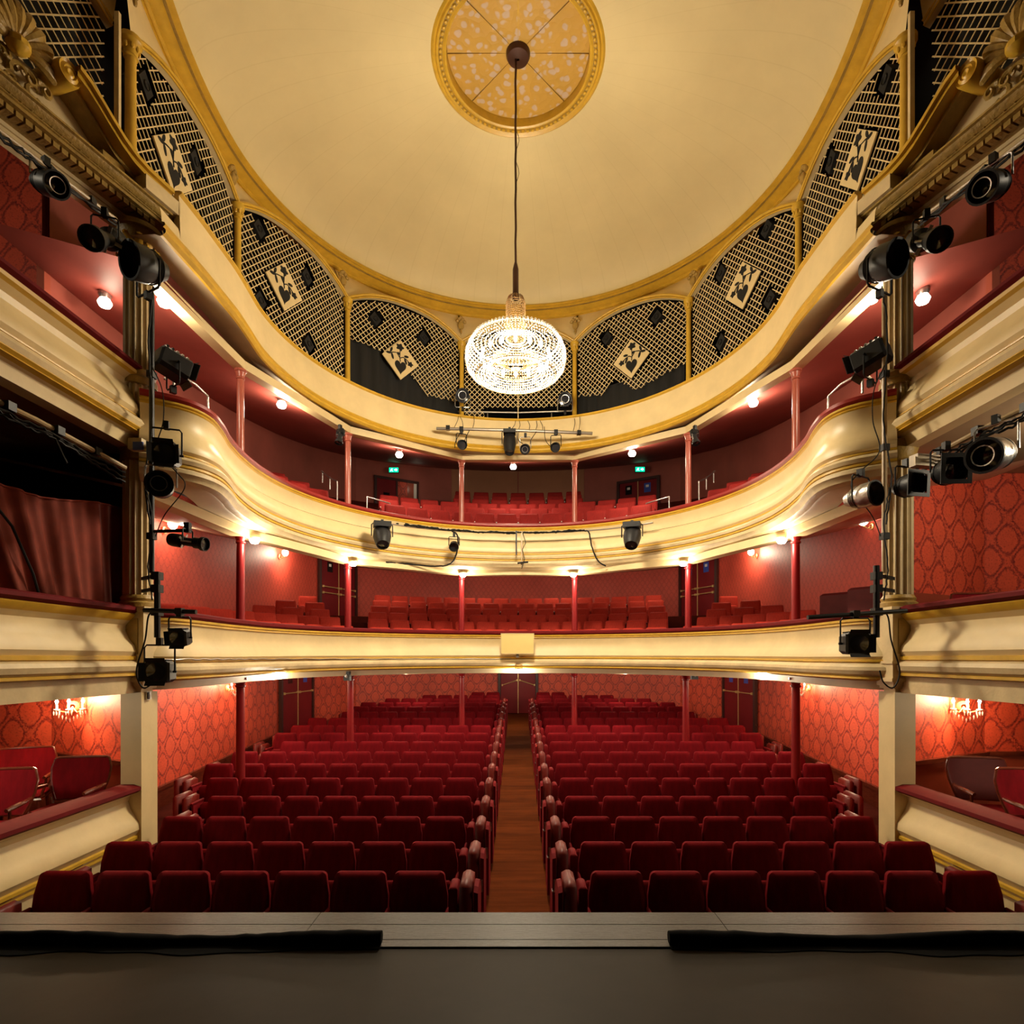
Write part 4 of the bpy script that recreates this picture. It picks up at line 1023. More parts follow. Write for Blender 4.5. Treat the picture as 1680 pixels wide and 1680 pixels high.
def arc_row(kind, nm, k, r, z, a0, a1, block, plate, turn=.8):
    """seats on the arc of radius r between angles a0..a1 (degrees from the axis), facing the centre"""
    L = radians(a1 - a0) * r; n = max(1, int(L / .5))
    for i in range(n):
        a = radians(a0 + (a1 - a0) * (i + .5) / n)
        circle_seat(kind, r * sin(a), C0 + r * cos(a), z, -a * turn, '%s seat, %s row, %s from the left end of the %s block' % (nm, ORD[k + 1], ORD[i + 1], block), nm + ' seats in the ' + block + ' block', plate)
R0 = 4.95
for k in range(6):
    c = [40, 36.5, 33.5, 30.8, 28.8, 27][k]
    arc_row('circle_seat', 'vermilion dress circle', k, R0 + .85 * k, D_row(k), -c, c, 'middle', k >= 4)
    arc_row('tier_seat', 'scarlet upper circle', k, R0 + .85 * k, U_row(k), -[36, 34, 31, 14, 13, 12.3][k], [36, 34, 31, 14, 13, 12.3][k], 'middle', True)
SIDEARC = [(44, 90), (43, 83), (41, 58), (39, 50), (38.2, 43)]
for k, (a0, a1) in enumerate(SIDEARC):
    for s in (-1, 1):
        if k == 1 and s > 0: a1 = 70
        aa = (a0, a1) if s > 0 else (-a1, -a0)
        arc_row('circle_seat', 'vermilion dress circle', k, R0 + .85 * k, D_row(k), *aa, SIDE[s] + ' side', False, .52)
        if k < 3: arc_row('tier_seat', 'scarlet upper circle', k, R0 + .85 * k, U_row(k), *((51, 86) if k == 0 else (50, 70) if k == 1 else (49, 57)) if s > 0 else ((-86, -51) if k == 0 else (-70, -50) if k == 1 else (-57, -49)), SIDE[s] + ' side', False, .6)
for s in (-1, 1):
    for i, y in enumerate((7.95, 8.5)):
        circle_seat('circle_seat', s * R0, y, D_row(0), -s * pi / 2 * .55, 'vermilion dress circle seat on the straight %s side, %s from the pillar' % (SIDE[s], ORD[i + 1]), 'vermilion dress circle seats near the pillars', False)
# ---------------------------------------------------------------- lamps
def ceil_hit(px, py, drop=0.10):
    """where the line of sight of a pixel meets the upper circle ceiling, less a drop"""
    best = None; Y = 6.0
    while Y < 20:
        p = P(px, py, Y); r = hypot(p.x, p.y - C0) if p.y > C0 else abs(p.x)
        if p.z >= U_CEIL0 + 0.28 * (r - 4.16) - drop and r > 4.3: return p
        Y += 0.02
    return P(px, py, 14)
UL = [(172, 497), (270, 495), (462, 664), (655, 746), (842, 766), (1037, 744), (1236, 661), (1430, 489), (1514, 491)]
for i, (px, py) in enumerate(UL):
    p = ceil_hit(px, py, .13)
    t = thing('ceiling_lamp', p + Vector((0, 0, .1)), 'round lit globe lamp under the gallery floor, %s from the left' % ORD[i + 1], 'lamp', 'globe lamps of the upper circle ceiling')
    r = .085
    b = MB(); b.lathe([(.001, r * .75), (r * .7, r * .6), (r, 0), (r * .75, -r * .55), (.001, -r * .8)], 16, p); b.build('globe', M_['bulb_soft'], t)
    b = MB(); b.lathe([(.001, .13), (.075, .13), (.08, .10), (.06, .05)], 16, p); b.build('fitting', M_['silver'], t)
    lamp('upper_light', p + Vector((0, 0, -.12)), K_UPPER * (.15 if i in (0, 8) else 1), WARM, .08, t)
DL = [(412, 862), (588, 911), (760, 931), (940, 931), (1110, 911), (1287, 862)]
for i, (px, py) in enumerate(DL):
    x, y = COLS[i]; l = hypot(x, y - C0); k = (l - .16) / l
    p = Vector((x * k, C0 + (y - C0) * k, H + 1.82))
    if i in (0, 5): p = Vector((x * .962, y + .12, H + 1.80))
    t = thing('soffit_lamp', p + Vector((0, 0, .1)), 'bright bowl lamp at a column head under the upper circle front, %s from left' % ORD[i + 1], 'lamp', 'bowl lamps under the upper circle front')
    b = MB(); b.lathe([(.001, -.05), (.05, -.04), (.075, .0), (.08, .03)], 16, p); b.build('bowl', M_['bulb_soft'], t)
    b = MB(); b.lathe([(.085, .03), (.09, .05), (.001, .06)], 16, p); b.build('fitting', M_['brass'], t)
    lamp('dress_light', p + Vector((-.12 * (p.x / 4.2), -.1, -.10)), K_DRESS, WARM, .07, t)
SL = [(461, 1107), (669, 1098), (851, 1097), (1025, 1097), (1248, 1105)]
for i, (px, py) in enumerate(SL):
    Y = [9.66, 12.44, 12.79, 12.44, 9.66][i]; p = P(px, py, Y); p.z = H - .26
    t = thing('downlight', p + Vector((0, 0, .05)), 'small bright downlight under the dress circle edge, %s from the left' % ORD[i + 1], 'lamp', 'downlights under the dress circle edge')
    b = MB(); b.lathe([(.001, -.03), (.04, -.02), (.06, .02)], 14, p); b.build('bulb', M_['bulb'], t)
    b = MB(); b.lathe([(.06, .02), (.085, .03), (.085, .06)], 14, p); b.build('rim', M_['brass'], t)
    lamp('stalls_light', p + Vector((0, -.02, -.07)), K_STALLS, WARM, .06, t)
# soft fittings of the rear stalls and circles, hidden above the seats
for i, (x, Y, z, k) in enumerate(((-3.0, 16.6, H + .10, 1.9), (0, 17.5, H + .12, 1.9), (3.0, 16.6, H + .10, 1.9), (-5.1, 10.5, H - .22, 1.1), (5.1, 10.5, H - .22, 1.1), (-3.6, 16.2, H + 2.82, .45), (-1.2, 17.6, H + 2.84, .45), (1.2, 17.6, H + 2.84, .45), (3.6, 16.2, H + 2.82, .45))):
    p = Vector((x, Y, z - .12))
    t = thing('ceiling_bowl', p + Vector((0, 0, .06)), 'frosted bowl light on the %s ceiling, %s' % ('stalls' if i < 5 else 'dress circle', ['rear left', 'rear middle', 'rear right', 'by the left wall', 'by the right wall', 'far left', 'left of the middle', 'right of the middle', 'far right'][i]), 'lamp', 'bowl lights of the ceilings')
    b = MB(); b.lathe([(.001, -.04), (.08, -.03), (.13, .02), (.14, .05)], 16, p); b.build('bowl', M_['bulb_soft'], t)
    b = MB(); b.lathe([(.14, .05), (.15, .06), (.15, .10)], 16, p); b.build('rim', M_['brass'], t)
    lamp('ceiling_light', p + Vector((0, 0, -.1)), K_STALLS * k, WARM, .12, t)
# wall lamps of the dress circle
for i, (px, py, Y, sx) in enumerate(((285, 862, 10.05, -1), (467, 908, 14.9, -1), (1236, 907, 14.9, 1), (1417, 856, 10.05, 1))):
    p = P(px, py, Y); p.x = sx * 5.93
    t = thing('wall_lamp', (sx * 6.08, Y, p.z - .1), 'lit glass wall lamp on the red dress circle wall, %s from the left' % ORD[i + 1], 'lamp', 'wall lamps of the dress circle')
    b = MB(); b.lathe([(.06, 0), (.06, .02), (.04, .03)], 14, (sx * 6.085, Y, p.z - .08), (-sx, 0, 0)); b.build('backplate', M_['brass'], t)
    b = MB(); b.tube([(sx * 6.07, Y, p.z - .08), (sx * 6.0, Y, p.z - .12), (sx * 5.93, Y, p.z - .07)], .01, 8); b.build('arm', M_['brass'], t)
    b = MB(); b.lathe([(.03, -.06), (.065, -.03), (.08, .02), (.07, .06), (.05, .08)], 16, p); b.build('shade', M_['bulb_soft'], t)
    lamp('wall_light', p + Vector((-sx * .16, 0, 0)), K_SCONCE, WARM, .06, t)
# lamps in the boxes, out of sight behind the fronts
for s in (-1, 1):
    for lev, (x, y, z, k) in enumerate(((5.3, 5.0, H - .50, .8), (5.6, 5.2, H + 2.18, 2.6), (6.6, 5.2, H + 5.36, 1.2))):
        if s < 0 and lev == 1: continue
        p = Vector((s * x, y, z))
        t = thing('box_lamp', p, 'frosted bowl lamp under the %s box ceiling, %s' % (('stalls', 'dress circle', 'upper circle')[lev], SIDE[s]), 'lamp', 'bowl lamps of the boxes')
        b = MB(); b.lathe([(.001, -.04), (.07, -.03), (.10, .02), (.10, .05)], 16, p); b.build('bowl', M_['bulb_soft'], t)
        b = MB(); b.tube([p + Vector((0, 0, .05)), p + Vector((0, 0, .13 if lev < 2 else 1.42))], .015, 6); b.build('stem', M_['brass'], t)
        lamp('box_light', p + Vector((0, 0, -.08)), K_BOX * k, WARM, .10, t)
# crystal sconces
def crystal_sconce(p, n, label, lum=1.0):
    n = Vector(n).normalized(); u = Vector((0, 0, 1)); s_ = n.cross(u)
    t = thing('crystal_sconce', p, label, 'wall lamp', 'crystal sconces')
    b = MB(); b.lathe([(.07, 0), (.06, .02), (.03, .04)], 14, p, n); b.build('backplate', M_['brass'], t)
    c = p + n * .16
    for k in (-1, 0, 1):
        q = c + s_ * (.13 * k) + n * (.05 if k == 0 else 0)
        b = MB(); b.tube([p + n * .03, p + n * .06 - u * .07 + s_ * .05 * k, q - u * .03], .007, 6); b.build('arm', M_['brass'], t)
        b = MB(); b.lathe([(.03, -.03), (.035, -.02), (.012, -.015), (.012, .05)], 10, q); b.build('candle_tube', M_['paper'], t)
        b = MB(); b.lathe([(.001, .13), (.010, .10), (.018, .075), (.010, .05)], 8, q); b.build('flame_bulb', M_['bulb'], t)
        for j in range(6):
            a = 2 * pi * j / 6; r = q + Vector((.032 * cos(a), .032 * sin(a), -.06)); b = MB()
            b.lathe([(.001, .022), (.009, .0), (.001, -.035)], 4, r); b.build('crystal_drop', M_['crystal'], t, smooth=False)
    for j in range(7):
        b = MB(); b.lathe([(.001, .022), (.010, .0), (.001, -.04)], 4, c + s_ * (.11 * (j - 3) / 3) + u * (-.09 - .02 * (3 - abs(j - 3)))); b.build('crystal_drop', M_['crystal'], t, smooth=False)
    lamp('sconce_light', c + n * .12 + u * .10, K_SCONCE * lum, (1, .74, .42), .06, t)
for s in (-1, 1):
    crystal_sconce(Vector((s * 6.09, 12.25, H - .62)), (-s, 0, 0), 'lit crystal sconce high on the %s stalls wall' % SIDE[s])
    crystal_sconce(Vector((s * 5.55, 7.30, H - .60)), (-s * .43, -.9, 0), 'lit crystal sconce on the red wall of the %s stalls box' % SIDE[s], .9)
    p0 = P(598 if s < 0 else 1106, 1103, 19.35); crystal_sconce(Vector((p0.x, 19.42 , H - .55)), (-s * .3, -.95, 0), 'lit crystal sconce on the rear stalls wall, %s of the middle door' % SIDE[s], .9)

# ---------------------------------------------------------------- doors
def door(n, p0, p1, z0, z1, bars=(1.1,), notices=True, slope=0.0, open_leaf=False):
    p0, p1 = Vector((*p0, 0)), Vector((*p1, 0)); L = (p1 - p0).length; e = (p1 - p0) / L; nn = Vector((e.y, -e.x, 0))
    if nn.dot(Vector((0, 10, 0)) - p0) < 0: nn = -nn
    W = lambda s, z, d=0.0: p0 + e * s + nn * d + Vector((0, 0, z))
    t = bpy.data.objects.new('door_%d' % n, None); COL.objects.link(t); t.location = W(L / 2, z0); tag(t, kind='structure')
    fw = .09
    for (a, c) in ((0, fw), (L - fw, L)):
        b = MB(); b.obox(W((a + c) / 2, (z0 + z1) / 2, .05), e * fw / 2, nn * .04, (0, 0, (z1 - z0) / 2)); b.build('frame', M_['door_frame'], t, smooth=False)
    b = MB(); b.obox(W(L / 2, z1 + fw / 2, .05), e * L / 2, nn * .04, (0, 0, fw / 2)); b.build('frame', M_['door_frame'], t, smooth=False)
    lw = (L - 2 * fw) / 2
    for k in range(2):
        c = fw + lw * (k + .5)
        b = MB(); b.obox(W(c, (z0 + z1) / 2, .03), e * (lw / 2 - .008), nn * .025, (0, 0, (z1 - z0) / 2 - .004)); b.build('leaf', M_['door'], t, smooth=False)
        for h in bars:
            y0, y1 = z0 + h + (slope if k == 1 else 0), z0 + h + (slope if k == 0 else 0)
            b = MB(); b.tube([W(fw + lw * k + .06, y0, .10), W(fw + lw * (k + 1) - .04, y1, .10)], .013, 8); b.build('push_bar', M_['brass'], t)
            for q, yy in ((.06, y0), (lw - .04, y1)):
                b = MB(); b.obox(W(fw + lw * k + q, yy, .08), e * .022, nn * .03, (0, 0, .03)); b.build('bar_bracket', M_['brass'], t, smooth=False)
        if notices:
            b = MB(); b.obox(W(c, z0 + 1.72, .058), e * .11, nn * .004, (0, 0, .15)); b.build('notice', M_['notice_blue'] if (notices == 1 or k) else M_['glass_dark'], t, smooth=False)
            b = MB(); b.obox(W(c, z0 + 1.77, .064), e * .05, nn * .003, (0, 0, .04)); b.build('notice_print', M_['paper'], t, smooth=False)
    b = MB(); b.obox(W(L / 2, (z0 + z1) / 2, .062), e * .012, nn * .006, (0, 0, (z1 - z0) / 2)); b.build('centre_strip', M_['brass'], t, smooth=False)
    return W, L
dn = 0
for s in (-1, 1):
    door(1 if s < 0 else 2, (s * 6.09, 14.86), (s * 5.92, 16.76), .43, H - .18, (1.32,), 1 if s > 0 else 2)
    door(3 if s < 0 else 4, (s * 5.84, 17.02), (s * 5.16, 18.56), D_row(5) + .0, H + 3.12, (1.12, .94), 1 if s > 0 else 2)
door(5, (-.70, 20.42), (.70, 20.42), stalls_floor(20.4) + .01, H + .2, (.98,), 1, .17)
door(6, (3.36, 19.76), (4.62, 19.02), H + 3.88, H + 5.85, (.75,), 2)
# left upper circle door: one leaf shut, the other open, its lit passage painted on flat panels
door_o = bpy.data.objects.new('door_7', None); COL.objects.link(door_o); door_o.location = (-4.0, 19.35, H + 3.88); tag(door_o, kind='structure')
a0, a1 = Vector((-4.68, 18.98, 0)), Vector((-3.38, 19.74, 0)); e = (a1 - a0).normalized(); nn = Vector((e.y, -e.x, 0))
for s0, s1, m, nm, d in ((.0, .08, M_['door_frame'], 'frame', .06), (.08, .72, M_['door'], 'leaf', .04), (.72, .78, M_['door_frame'], 'frame', .06), (.78, 1.12, M_['wall_red'], 'passage_wall', .02), (1.12, 1.34, M_['iron_rose'], 'passage_reveal', .03), (1.34, 1.44, M_['paper'], 'passage_light', .035), (1.44, 1.5, M_['door_frame'], 'frame', .06)):  # the white strip is the passage's light put into colour
    b = MB(); b.obox(a0 + e * (s0 + s1) / 2 + nn * d + Vector((0, 0, H + 4.87)), e * (s1 - s0) / 2, nn * .02, (0, 0, .99))
    if nm == 'passage_wall': b.uv = [(k * .4, j * 2.0) for k, j in ((0, 0), (1, 0), (1, 0), (0, 0), (0, 1), (1, 1), (1, 1), (0, 1))]
    b.build(nm, m, door_o, smooth=False)
b = MB(); b.obox(a0 + e * .4 + nn * .065 + Vector((0, 0, H + 5.3)), e * .1, nn * .004, (0, 0, .12)); b.build('pane', M_['glass_dark'], door_o, smooth=False)
b = MB(); b.obox(a0 + e * .75 + nn * .06 + Vector((0, 0, H + 5.89)), e * .76, nn * .03, (0, 0, .04)); b.build('frame', M_['door_frame'], door_o, smooth=False)
lamp('passage_light', a0 + e * 1.25 + nn * .5 + Vector((0, 0, H + 5.75)), 1.2, WARM, .05)
# brown recessed panel on the upper circle rear wall
for (x0, x1) in ((-2.3, -.02), (.02, 2.28)):
    b = MB(); y0, y1 = (20.22, 20.48) if x0 < 0 else (20.48, 20.22)
    b.bar((x0, y0 - .02, H + 5.4), (x1, y1 - .02, H + 5.4), .03, 2.6); tag(b.build('trim_panel', M_['wall_panel'], smooth=False), kind='structure')

# exit signs
for s, (px, py) in ((-1, (646, 771)), (1, (1050, 770))):
    p = P(px, py, 18.95)
    t = thing('exit_sign', p, 'green lit exit sign above the %s upper circle door' % SIDE[s], 'exit sign')
    b = MB(); b.box(p.x - .16, p.y, p.z - .085, p.x + .16, p.y + .06, p.z + .085); b.build('housing', M_['black'], t, smooth=False)
    b = MB(); b.box(p.x - .15, p.y - .008, p.z - .075, p.x + .15, p.y, p.z + .075); b.build('panel', M_['exit'], t, smooth=False)
    Wp = lambda u, v, w: (p.x + u, p.y - .01 - w, p.z + v)
    b = MB(); b.prism([(.02, -.02), (.07, -.02), (.07, -.05), (.125, .0), (.07, .05), (.07, .02), (.02, .02)], Wp, 0, .004); b.build('arrow', M_['exit_white'], t, smooth=False)
    b = MB(); b.prism([(-.11, -.055), (-.09, -.055), (-.075, -.015), (-.05, -.03), (-.035, -.055), (-.02, -.05), (-.04, -.01), (-.06, .01), (-.05, .03), (-.025, .02), (-.02, .03), (-.06, .045), (-.085, .03), (-.10, .0)], Wp, 0, .004); b.build('running_figure', M_['exit_white'], t, smooth=False)

# ---------------------------------------------------------------- stage lighting
def spot(kind, pos, aim, r, label, L=None, hang=(0, 0, 1), yl=None, body='black', bright=False):
    pos = Vector(pos); z = Vector(aim).normalized(); x = z.cross(Vector((0, 0, 1))).normalized(); y = x.cross(z); hang = Vector(hang)
    L = L or r * 2.0; yl = yl or r * 1.7
    t = thing('spotlight' if kind != 'mover' else 'moving_head', pos + hang * yl, label, 'stage light', 'stage lights')
    Wp = lambda u, v, w: pos + x * u + y * v + z * w
    mb = M_[body]
    def lat(name, prof, m, n=24, ang=35):
        b = MB(); b.grid([[Wp(q * cos(2 * pi * k / n), q * sin(2 * pi * k / n), w) for k in range(n)] for q, w in prof], wrap_u=True); return b.build(name, m, t, ang=ang)
    if kind in ('par', 'frame'):
        lat('body', [(.01, -L * .5), (r * .5, -L * .48), (r * .62, -L * .36), (r * .85, -L * .12), (r * .95, L * .05), (r, L * .1), (r, L * .5), (r * .94, L * .5), (r * .92, L * .2)], mb)
        lat('front_ring', [(r * 1.0, L * .46), (r * 1.06, L * .47), (r * 1.06, L * .53), (r * .93, L * .53)], M_['black'])
        lat('lens', [(r * .93, L * .22), (r * .5, L * .25), (.005, L * .26)], M_['lens'])
        for k in range(3): lat('cooling_ring', [(r * (.72 + .08 * k), -L * (.26 - .08 * k)), (r * (.80 + .08 * k), -L * (.25 - .08 * k)), (r * (.78 + .08 * k), -L * (.22 - .08 * k))], mb)
        if kind == 'frame':
            b = MB(); q = r * 1.12
            for (u0, v0, u1, v1) in ((-q, -q, -r * .8, q), (r * .8, -q, q, q), (-r * .8, -q, r * .8, -r * .8), (-r * .8, r * .8, r * .8, q)):
                b.add([Wp(u, v, w) for w in (L * .54, L * .57) for u, v in ((u0, v0), (u1, v0), (u1, v1), (u0, v1))], [(3, 2, 1, 0), (4, 5, 6, 7), (0, 1, 5, 4), (1, 2, 6, 5), (2, 3, 7, 6), (3, 0, 4, 7)])
            b.build('colour_frame', M_['black'], t, smooth=False)
        pw = r * 1.14
    elif kind == 'profile':
        lat('body', [(.01, -L * .5), (r * .85, -L * .49), (r * .95, -L * .42), (r * .95, -L * .18), (r * .6, -L * .12), (r * .6, L * .2)], mb)
        lat('barrel', [(r * .62, L * .18), (r * .78, L * .2), (r * .78, L * .36), (r, L * .40), (r, L * .5), (r * .9, L * .5), (r * .88, L * .42)], M_['black'])
        lat('lens', [(r * .88, L * .43), (.005, L * .45)], M_['lens'])
        b = MB(); b.tube([Wp(r * .66, 0, -L * .1), Wp(r * .66, 0, L * .34)], r * .12, 6); b.build('lens_rail', M_['silver'], t)
        for k in range(4):
            a = pi / 2 * k + .4; b = MB(); b.bar(Wp(r * .6 * cos(a), r * .6 * sin(a), -L * .1), Wp(r * 1.15 * cos(a), r * 1.15 * sin(a), -L * .1), r * .3, .006, z); b.build('shutter', M_['silver'], t, smooth=False)
        pw = r * 1.05
    elif kind == 'fresnel':
        b = MB()
        rows = []
        for w, f in ((-L * .5, .75), (-L * .44, .95), (L * .38, 1.0), (L * .42, .92)):
            rows.append([Wp(r * f * u, r * f * v * .9, w) for u, v in ((-1, -.7), (-.7, -1), (.7, -1), (1, -.7), (1, .7), (.7, 1), (-.7, 1), (-1, .7))])
        b.grid(rows, wrap_u=True); b.f.append(tuple(range(8))[::-1]); b.f.append(tuple(24 + k for k in range(8))); b.build('body', mb, t, smooth=False)
        lat('lens', [(r * .72, L * .43), (r * .5, L * .46), (.005, L * .48)], M_['lens'])
        for k in range(5):
            b = MB(); b.obox(Wp(0, r * .94, -L * .36 + L * .15 * k), x * r * .7, y * r * .05, z * L * .035); b.build('vent_fin', M_['silver'] if bright and k > 1 else M_['black'], t, smooth=False)
        for (du, dv) in ((0, 1), (0, -1), (1, 0), (-1, 0)):
            b = MB(); c = Wp(du * r * 1.0, dv * r * .95, L * .5); ax = x if dv else y
            b.obox(c, ax * r * .75, (x * du + y * dv) * r * .16 + z * L * .07, ((x * du + y * dv).cross(ax)).normalized() * .003); b.build('barn_door', M_['black'], t, smooth=False)
        for sx in (-1, 1):
            b = MB(); b.tube([Wp(sx * r, 0, 0), Wp(sx * r * 1.28, 0, 0)], r * .1, 6); b.build('tilt_knob', M_['black'], t)
        pw = r * 1.14
    else:
        lat('head', [(.01, -L * .5), (r * .7, -L * .48), (r * .95, -L * .3), (r, 0), (r * .85, L * .3), (r * .7, L * .5), (r * .6, L * .5), (r * .58, L * .44)], mb)
        lat('lens', [(r * .6, L * .44), (.005, L * .47)], M_['lens'])
        b = MB(); c = pos + hang * (yl * .92); b.obox(c, x * r * .95, x.cross(hang) * r * .8, hang * r * .28); b.build('base_box', mb, t, smooth=False)
        pw = r * 1.15
    if bright:
        lat('glint_ring', [(r * .55, L * (.56 if kind != 'profile' else .46)), (r * .62, L * (.565 if kind != 'profile' else .47))], M_['silver'])  # silver ring before the lens, a painted gleam
    xs = x - hang * x.dot(hang); xs.normalize()
    arms = MB(); arms.tube([pos + x * pw, pos + xs * pw + hang * yl * .25, pos + xs * pw + hang * yl * .9, pos + xs * pw * .85 + hang * yl, pos - xs * pw * .85 + hang * yl, pos - xs * pw + hang * yl * .9, pos - xs * pw + hang * yl * .25, pos - x * pw], max(.009, r * .07), 6)
    arms.build('yoke', M_['silver'] if bright and kind == 'par' else M_['black'], t)
    b = MB(); b.obox(pos + hang * (yl + .035), xs * .025, xs.cross(hang) * .03, hang * .04); b.build('clamp', M_['black'], t, smooth=False)
    return t

SP = [
 ('par', 243, 437, 6.05, (-.45, -.85, -.22), .175, 'big black can light below the left capital, facing the stage', dict(L=.36, hang=(0, 0, -1), yl=.27)),
 ('profile', 172, 392, 5.75, (.22, -.72, -.50), .11, 'long black profile spotlight slung beside the left capital', dict(L=.80, yl=.22)),
 ('par', 75, 300, 5.25, (.85, -.38, -.42), .105, 'small can light with scuffed rear under the left entablature', dict(L=.36, body='black', bright=True, yl=.15)),
 ('fresnel', 284, 600, 6.62, (.55, .75, -.25), .14, 'black finned lamp with bright top behind the left pillar, above the rail', dict(L=.36, bright=True, hang=(0, 0, -1))),
 ('fresnel', 273, 746, 6.10, (.30, -.9, -.15), .125, 'black box lamp in a tall yoke on the left pillar pipe', dict(L=.26, yl=.27)),
 ('par', 264, 798, 6.05, (.42, -.9, -.08), .125, 'round glossy black can light on the left pillar, lens showing', dict(L=.30, bright=True)),
 ('profile', 308, 889, 6.30, (.97, -.12, -.15), .075, 'slim profile spotlight pointing sideways from the left pillar', dict(L=.42, yl=.13)),
 ('fresnel', 295, 1046, 6.0, (.08, -.98, -.15), .095, 'small black flooded lamp hanging below the left scaffold arm', dict(L=.16, yl=.21)),
 ('fresnel', 262, 1102, 5.95, (.16, -.98, 0), .125, 'wide black lamp lowest on the left pillar pipe', dict(L=.22, yl=.27)),
 ('par', 1443, 434, 6.05, (.42, -.85, -.22), .175, 'big black can light below the right capital, facing the stage', dict(L=.36, hang=(0, 0, -1), yl=.27)),
 ('profile', 1520, 394, 5.75, (-.22, -.72, -.50), .11, 'long black profile spotlight slung beside the right capital', dict(L=.80, yl=.22)),
 ('par', 1630, 305, 5.05, (-.85, -.40, -.40), .12, 'black can light with scuffed rear under the right entablature', dict(L=.36, body='black', bright=True, yl=.20)),
 ('fresnel', 1428, 588, 6.45, (-.55, .75, -.25), .14, 'black finned lamp with bright top behind the right pillar, above the rail', dict(L=.36, bright=True, hang=(0, 0, -1))),
 ('par', 1412, 815, 6.1, (.45, -.88, .0), .125, 'scuffed silver can light standing out from the right pillar', dict(L=.32, body='silver')),
 ('frame', 1487, 798, 5.85, (.2, -.97, -.05), .115, 'black can light with square colour frame in front of the right pillar', dict(L=.26)),
 ('frame', 1552, 775, 5.55, (-.05, -.98, -.05), .125, 'black can light with square colour frame against the red box wall', dict(L=.26)),
 ('par', 1634, 745, 5.2, (-.86, -.45, -.22), .145, 'large foil silver can light on the right bar, white yoke', dict(L=.42, body='silver', bright=True, yl=.27)),
 ('fresnel', 1403, 1056, 6.0, (-.12, -.98, 0), .125, 'black flood lamp in a square yoke under the right scaffold arm', dict(L=.22, yl=.26)),
 ('mover', 627, 880, 11.1, (.18, -.55, -.8), .17, 'black moving head light on the upper circle front, left of the middle', dict(L=.46, yl=.24)),
 ('par', 745, 895, 12.05, (.05, -.85, -.5), .095, 'small black spotlight in the middle of the upper circle front', dict(L=.2, yl=.18)),
 ('mover', 1037, 881, 11.1, (-.18, -.55, -.8), .17, 'black moving head light on the upper circle front, right of the middle', dict(L=.46, yl=.24)),
 ('par', 757, 729, 12.1, (.3, -.85, -.4), .095, 'small black spotlight at the left end of the gallery bar', dict(L=.2, yl=.22)),
 ('mover', 836, 728, 12.1, (0, -.35, -.93), .135, 'tall black moving head light on the gallery bar', dict(L=.46, yl=.26)),
 ('par', 862, 736, 12.1, (-.1, -.85, -.45), .10, 'small spotlight with gleaming lens on the gallery bar', dict(L=.2, bright=True, yl=.24)),
 ('par', 912, 733, 12.1, (-.2, -.85, -.45), .095, 'small black spotlight at the right end of the gallery bar', dict(L=.2, yl=.24)),
 ('par', 759, 650, 12.55, (.05, -.95, -.25), .14, 'round dim black light above the gallery front, left of the chandelier', dict(L=.2, bright=True, hang=(0, 0, -1))),
 ('par', 927, 656, 12.55, (-.05, -.95, -.25), .14, 'round dim black light above the gallery front, right of the chandelier', dict(L=.2, bright=True, hang=(0, 0, -1))),
 ('profile', 558, 716, 10.95, (-.1, -.3, -.95), .075, 'small spotlight strapped to an upper circle column, left side', dict(L=.30, yl=.14)),
 ('profile', 1140, 717, 10.95, (.1, -.3, -.95), .075, 'small spotlight strapped to an upper circle column, right side', dict(L=.30, yl=.14)),
]
for kind, px, py, Y, aim, r, lab, kw in SP: spot(kind, P(px, py, Y), aim, r, lab, **kw)

def pipe(name, label, pts, r, m, cat='pipe', clamps=()):
    t = thing(name, pts[0], label, cat)
    b = MB(); b.tube(pts, r, 10); b.build('tube', m, t)
    for c in clamps:
        c = Vector(c); b = MB(); b.obox(c, (r * 1.2 + .004, 0, 0), (0, r * 1.5, 0), (0, 0, r * 1.2 + .004)); b.build('clamp', M_['black'], t, smooth=False)
    return t
def cable(label, pts, r=.010, m='cable', jit=0.0, n=10, seed=1):
    rnd = random.Random(seed); out = []
    pts = [Vector(p) for p in pts]
    ext = [pts[0] * 2 - pts[1]] + pts + [pts[-1] * 2 - pts[-2]]
    for a, b_, c, d in zip(ext, ext[1:], ext[2:], ext[3:]):
        for i in range(n):
            t = i / n
            q = ((b_ * 2) + (c - a) * t + (a * 2 - b_ * 5 + c * 4 - d) * t * t + (b_ * 3 - a - c * 3 + d) * t ** 3) * .5
            out.append(q + Vector((rnd.uniform(-jit, jit), rnd.uniform(-jit, jit), rnd.uniform(-jit, jit))))
    out.append(pts[-1])
    b = MB(); b.tube(out, r, 6); return tag(b.build('cable', M_[m]), label, 'cable')

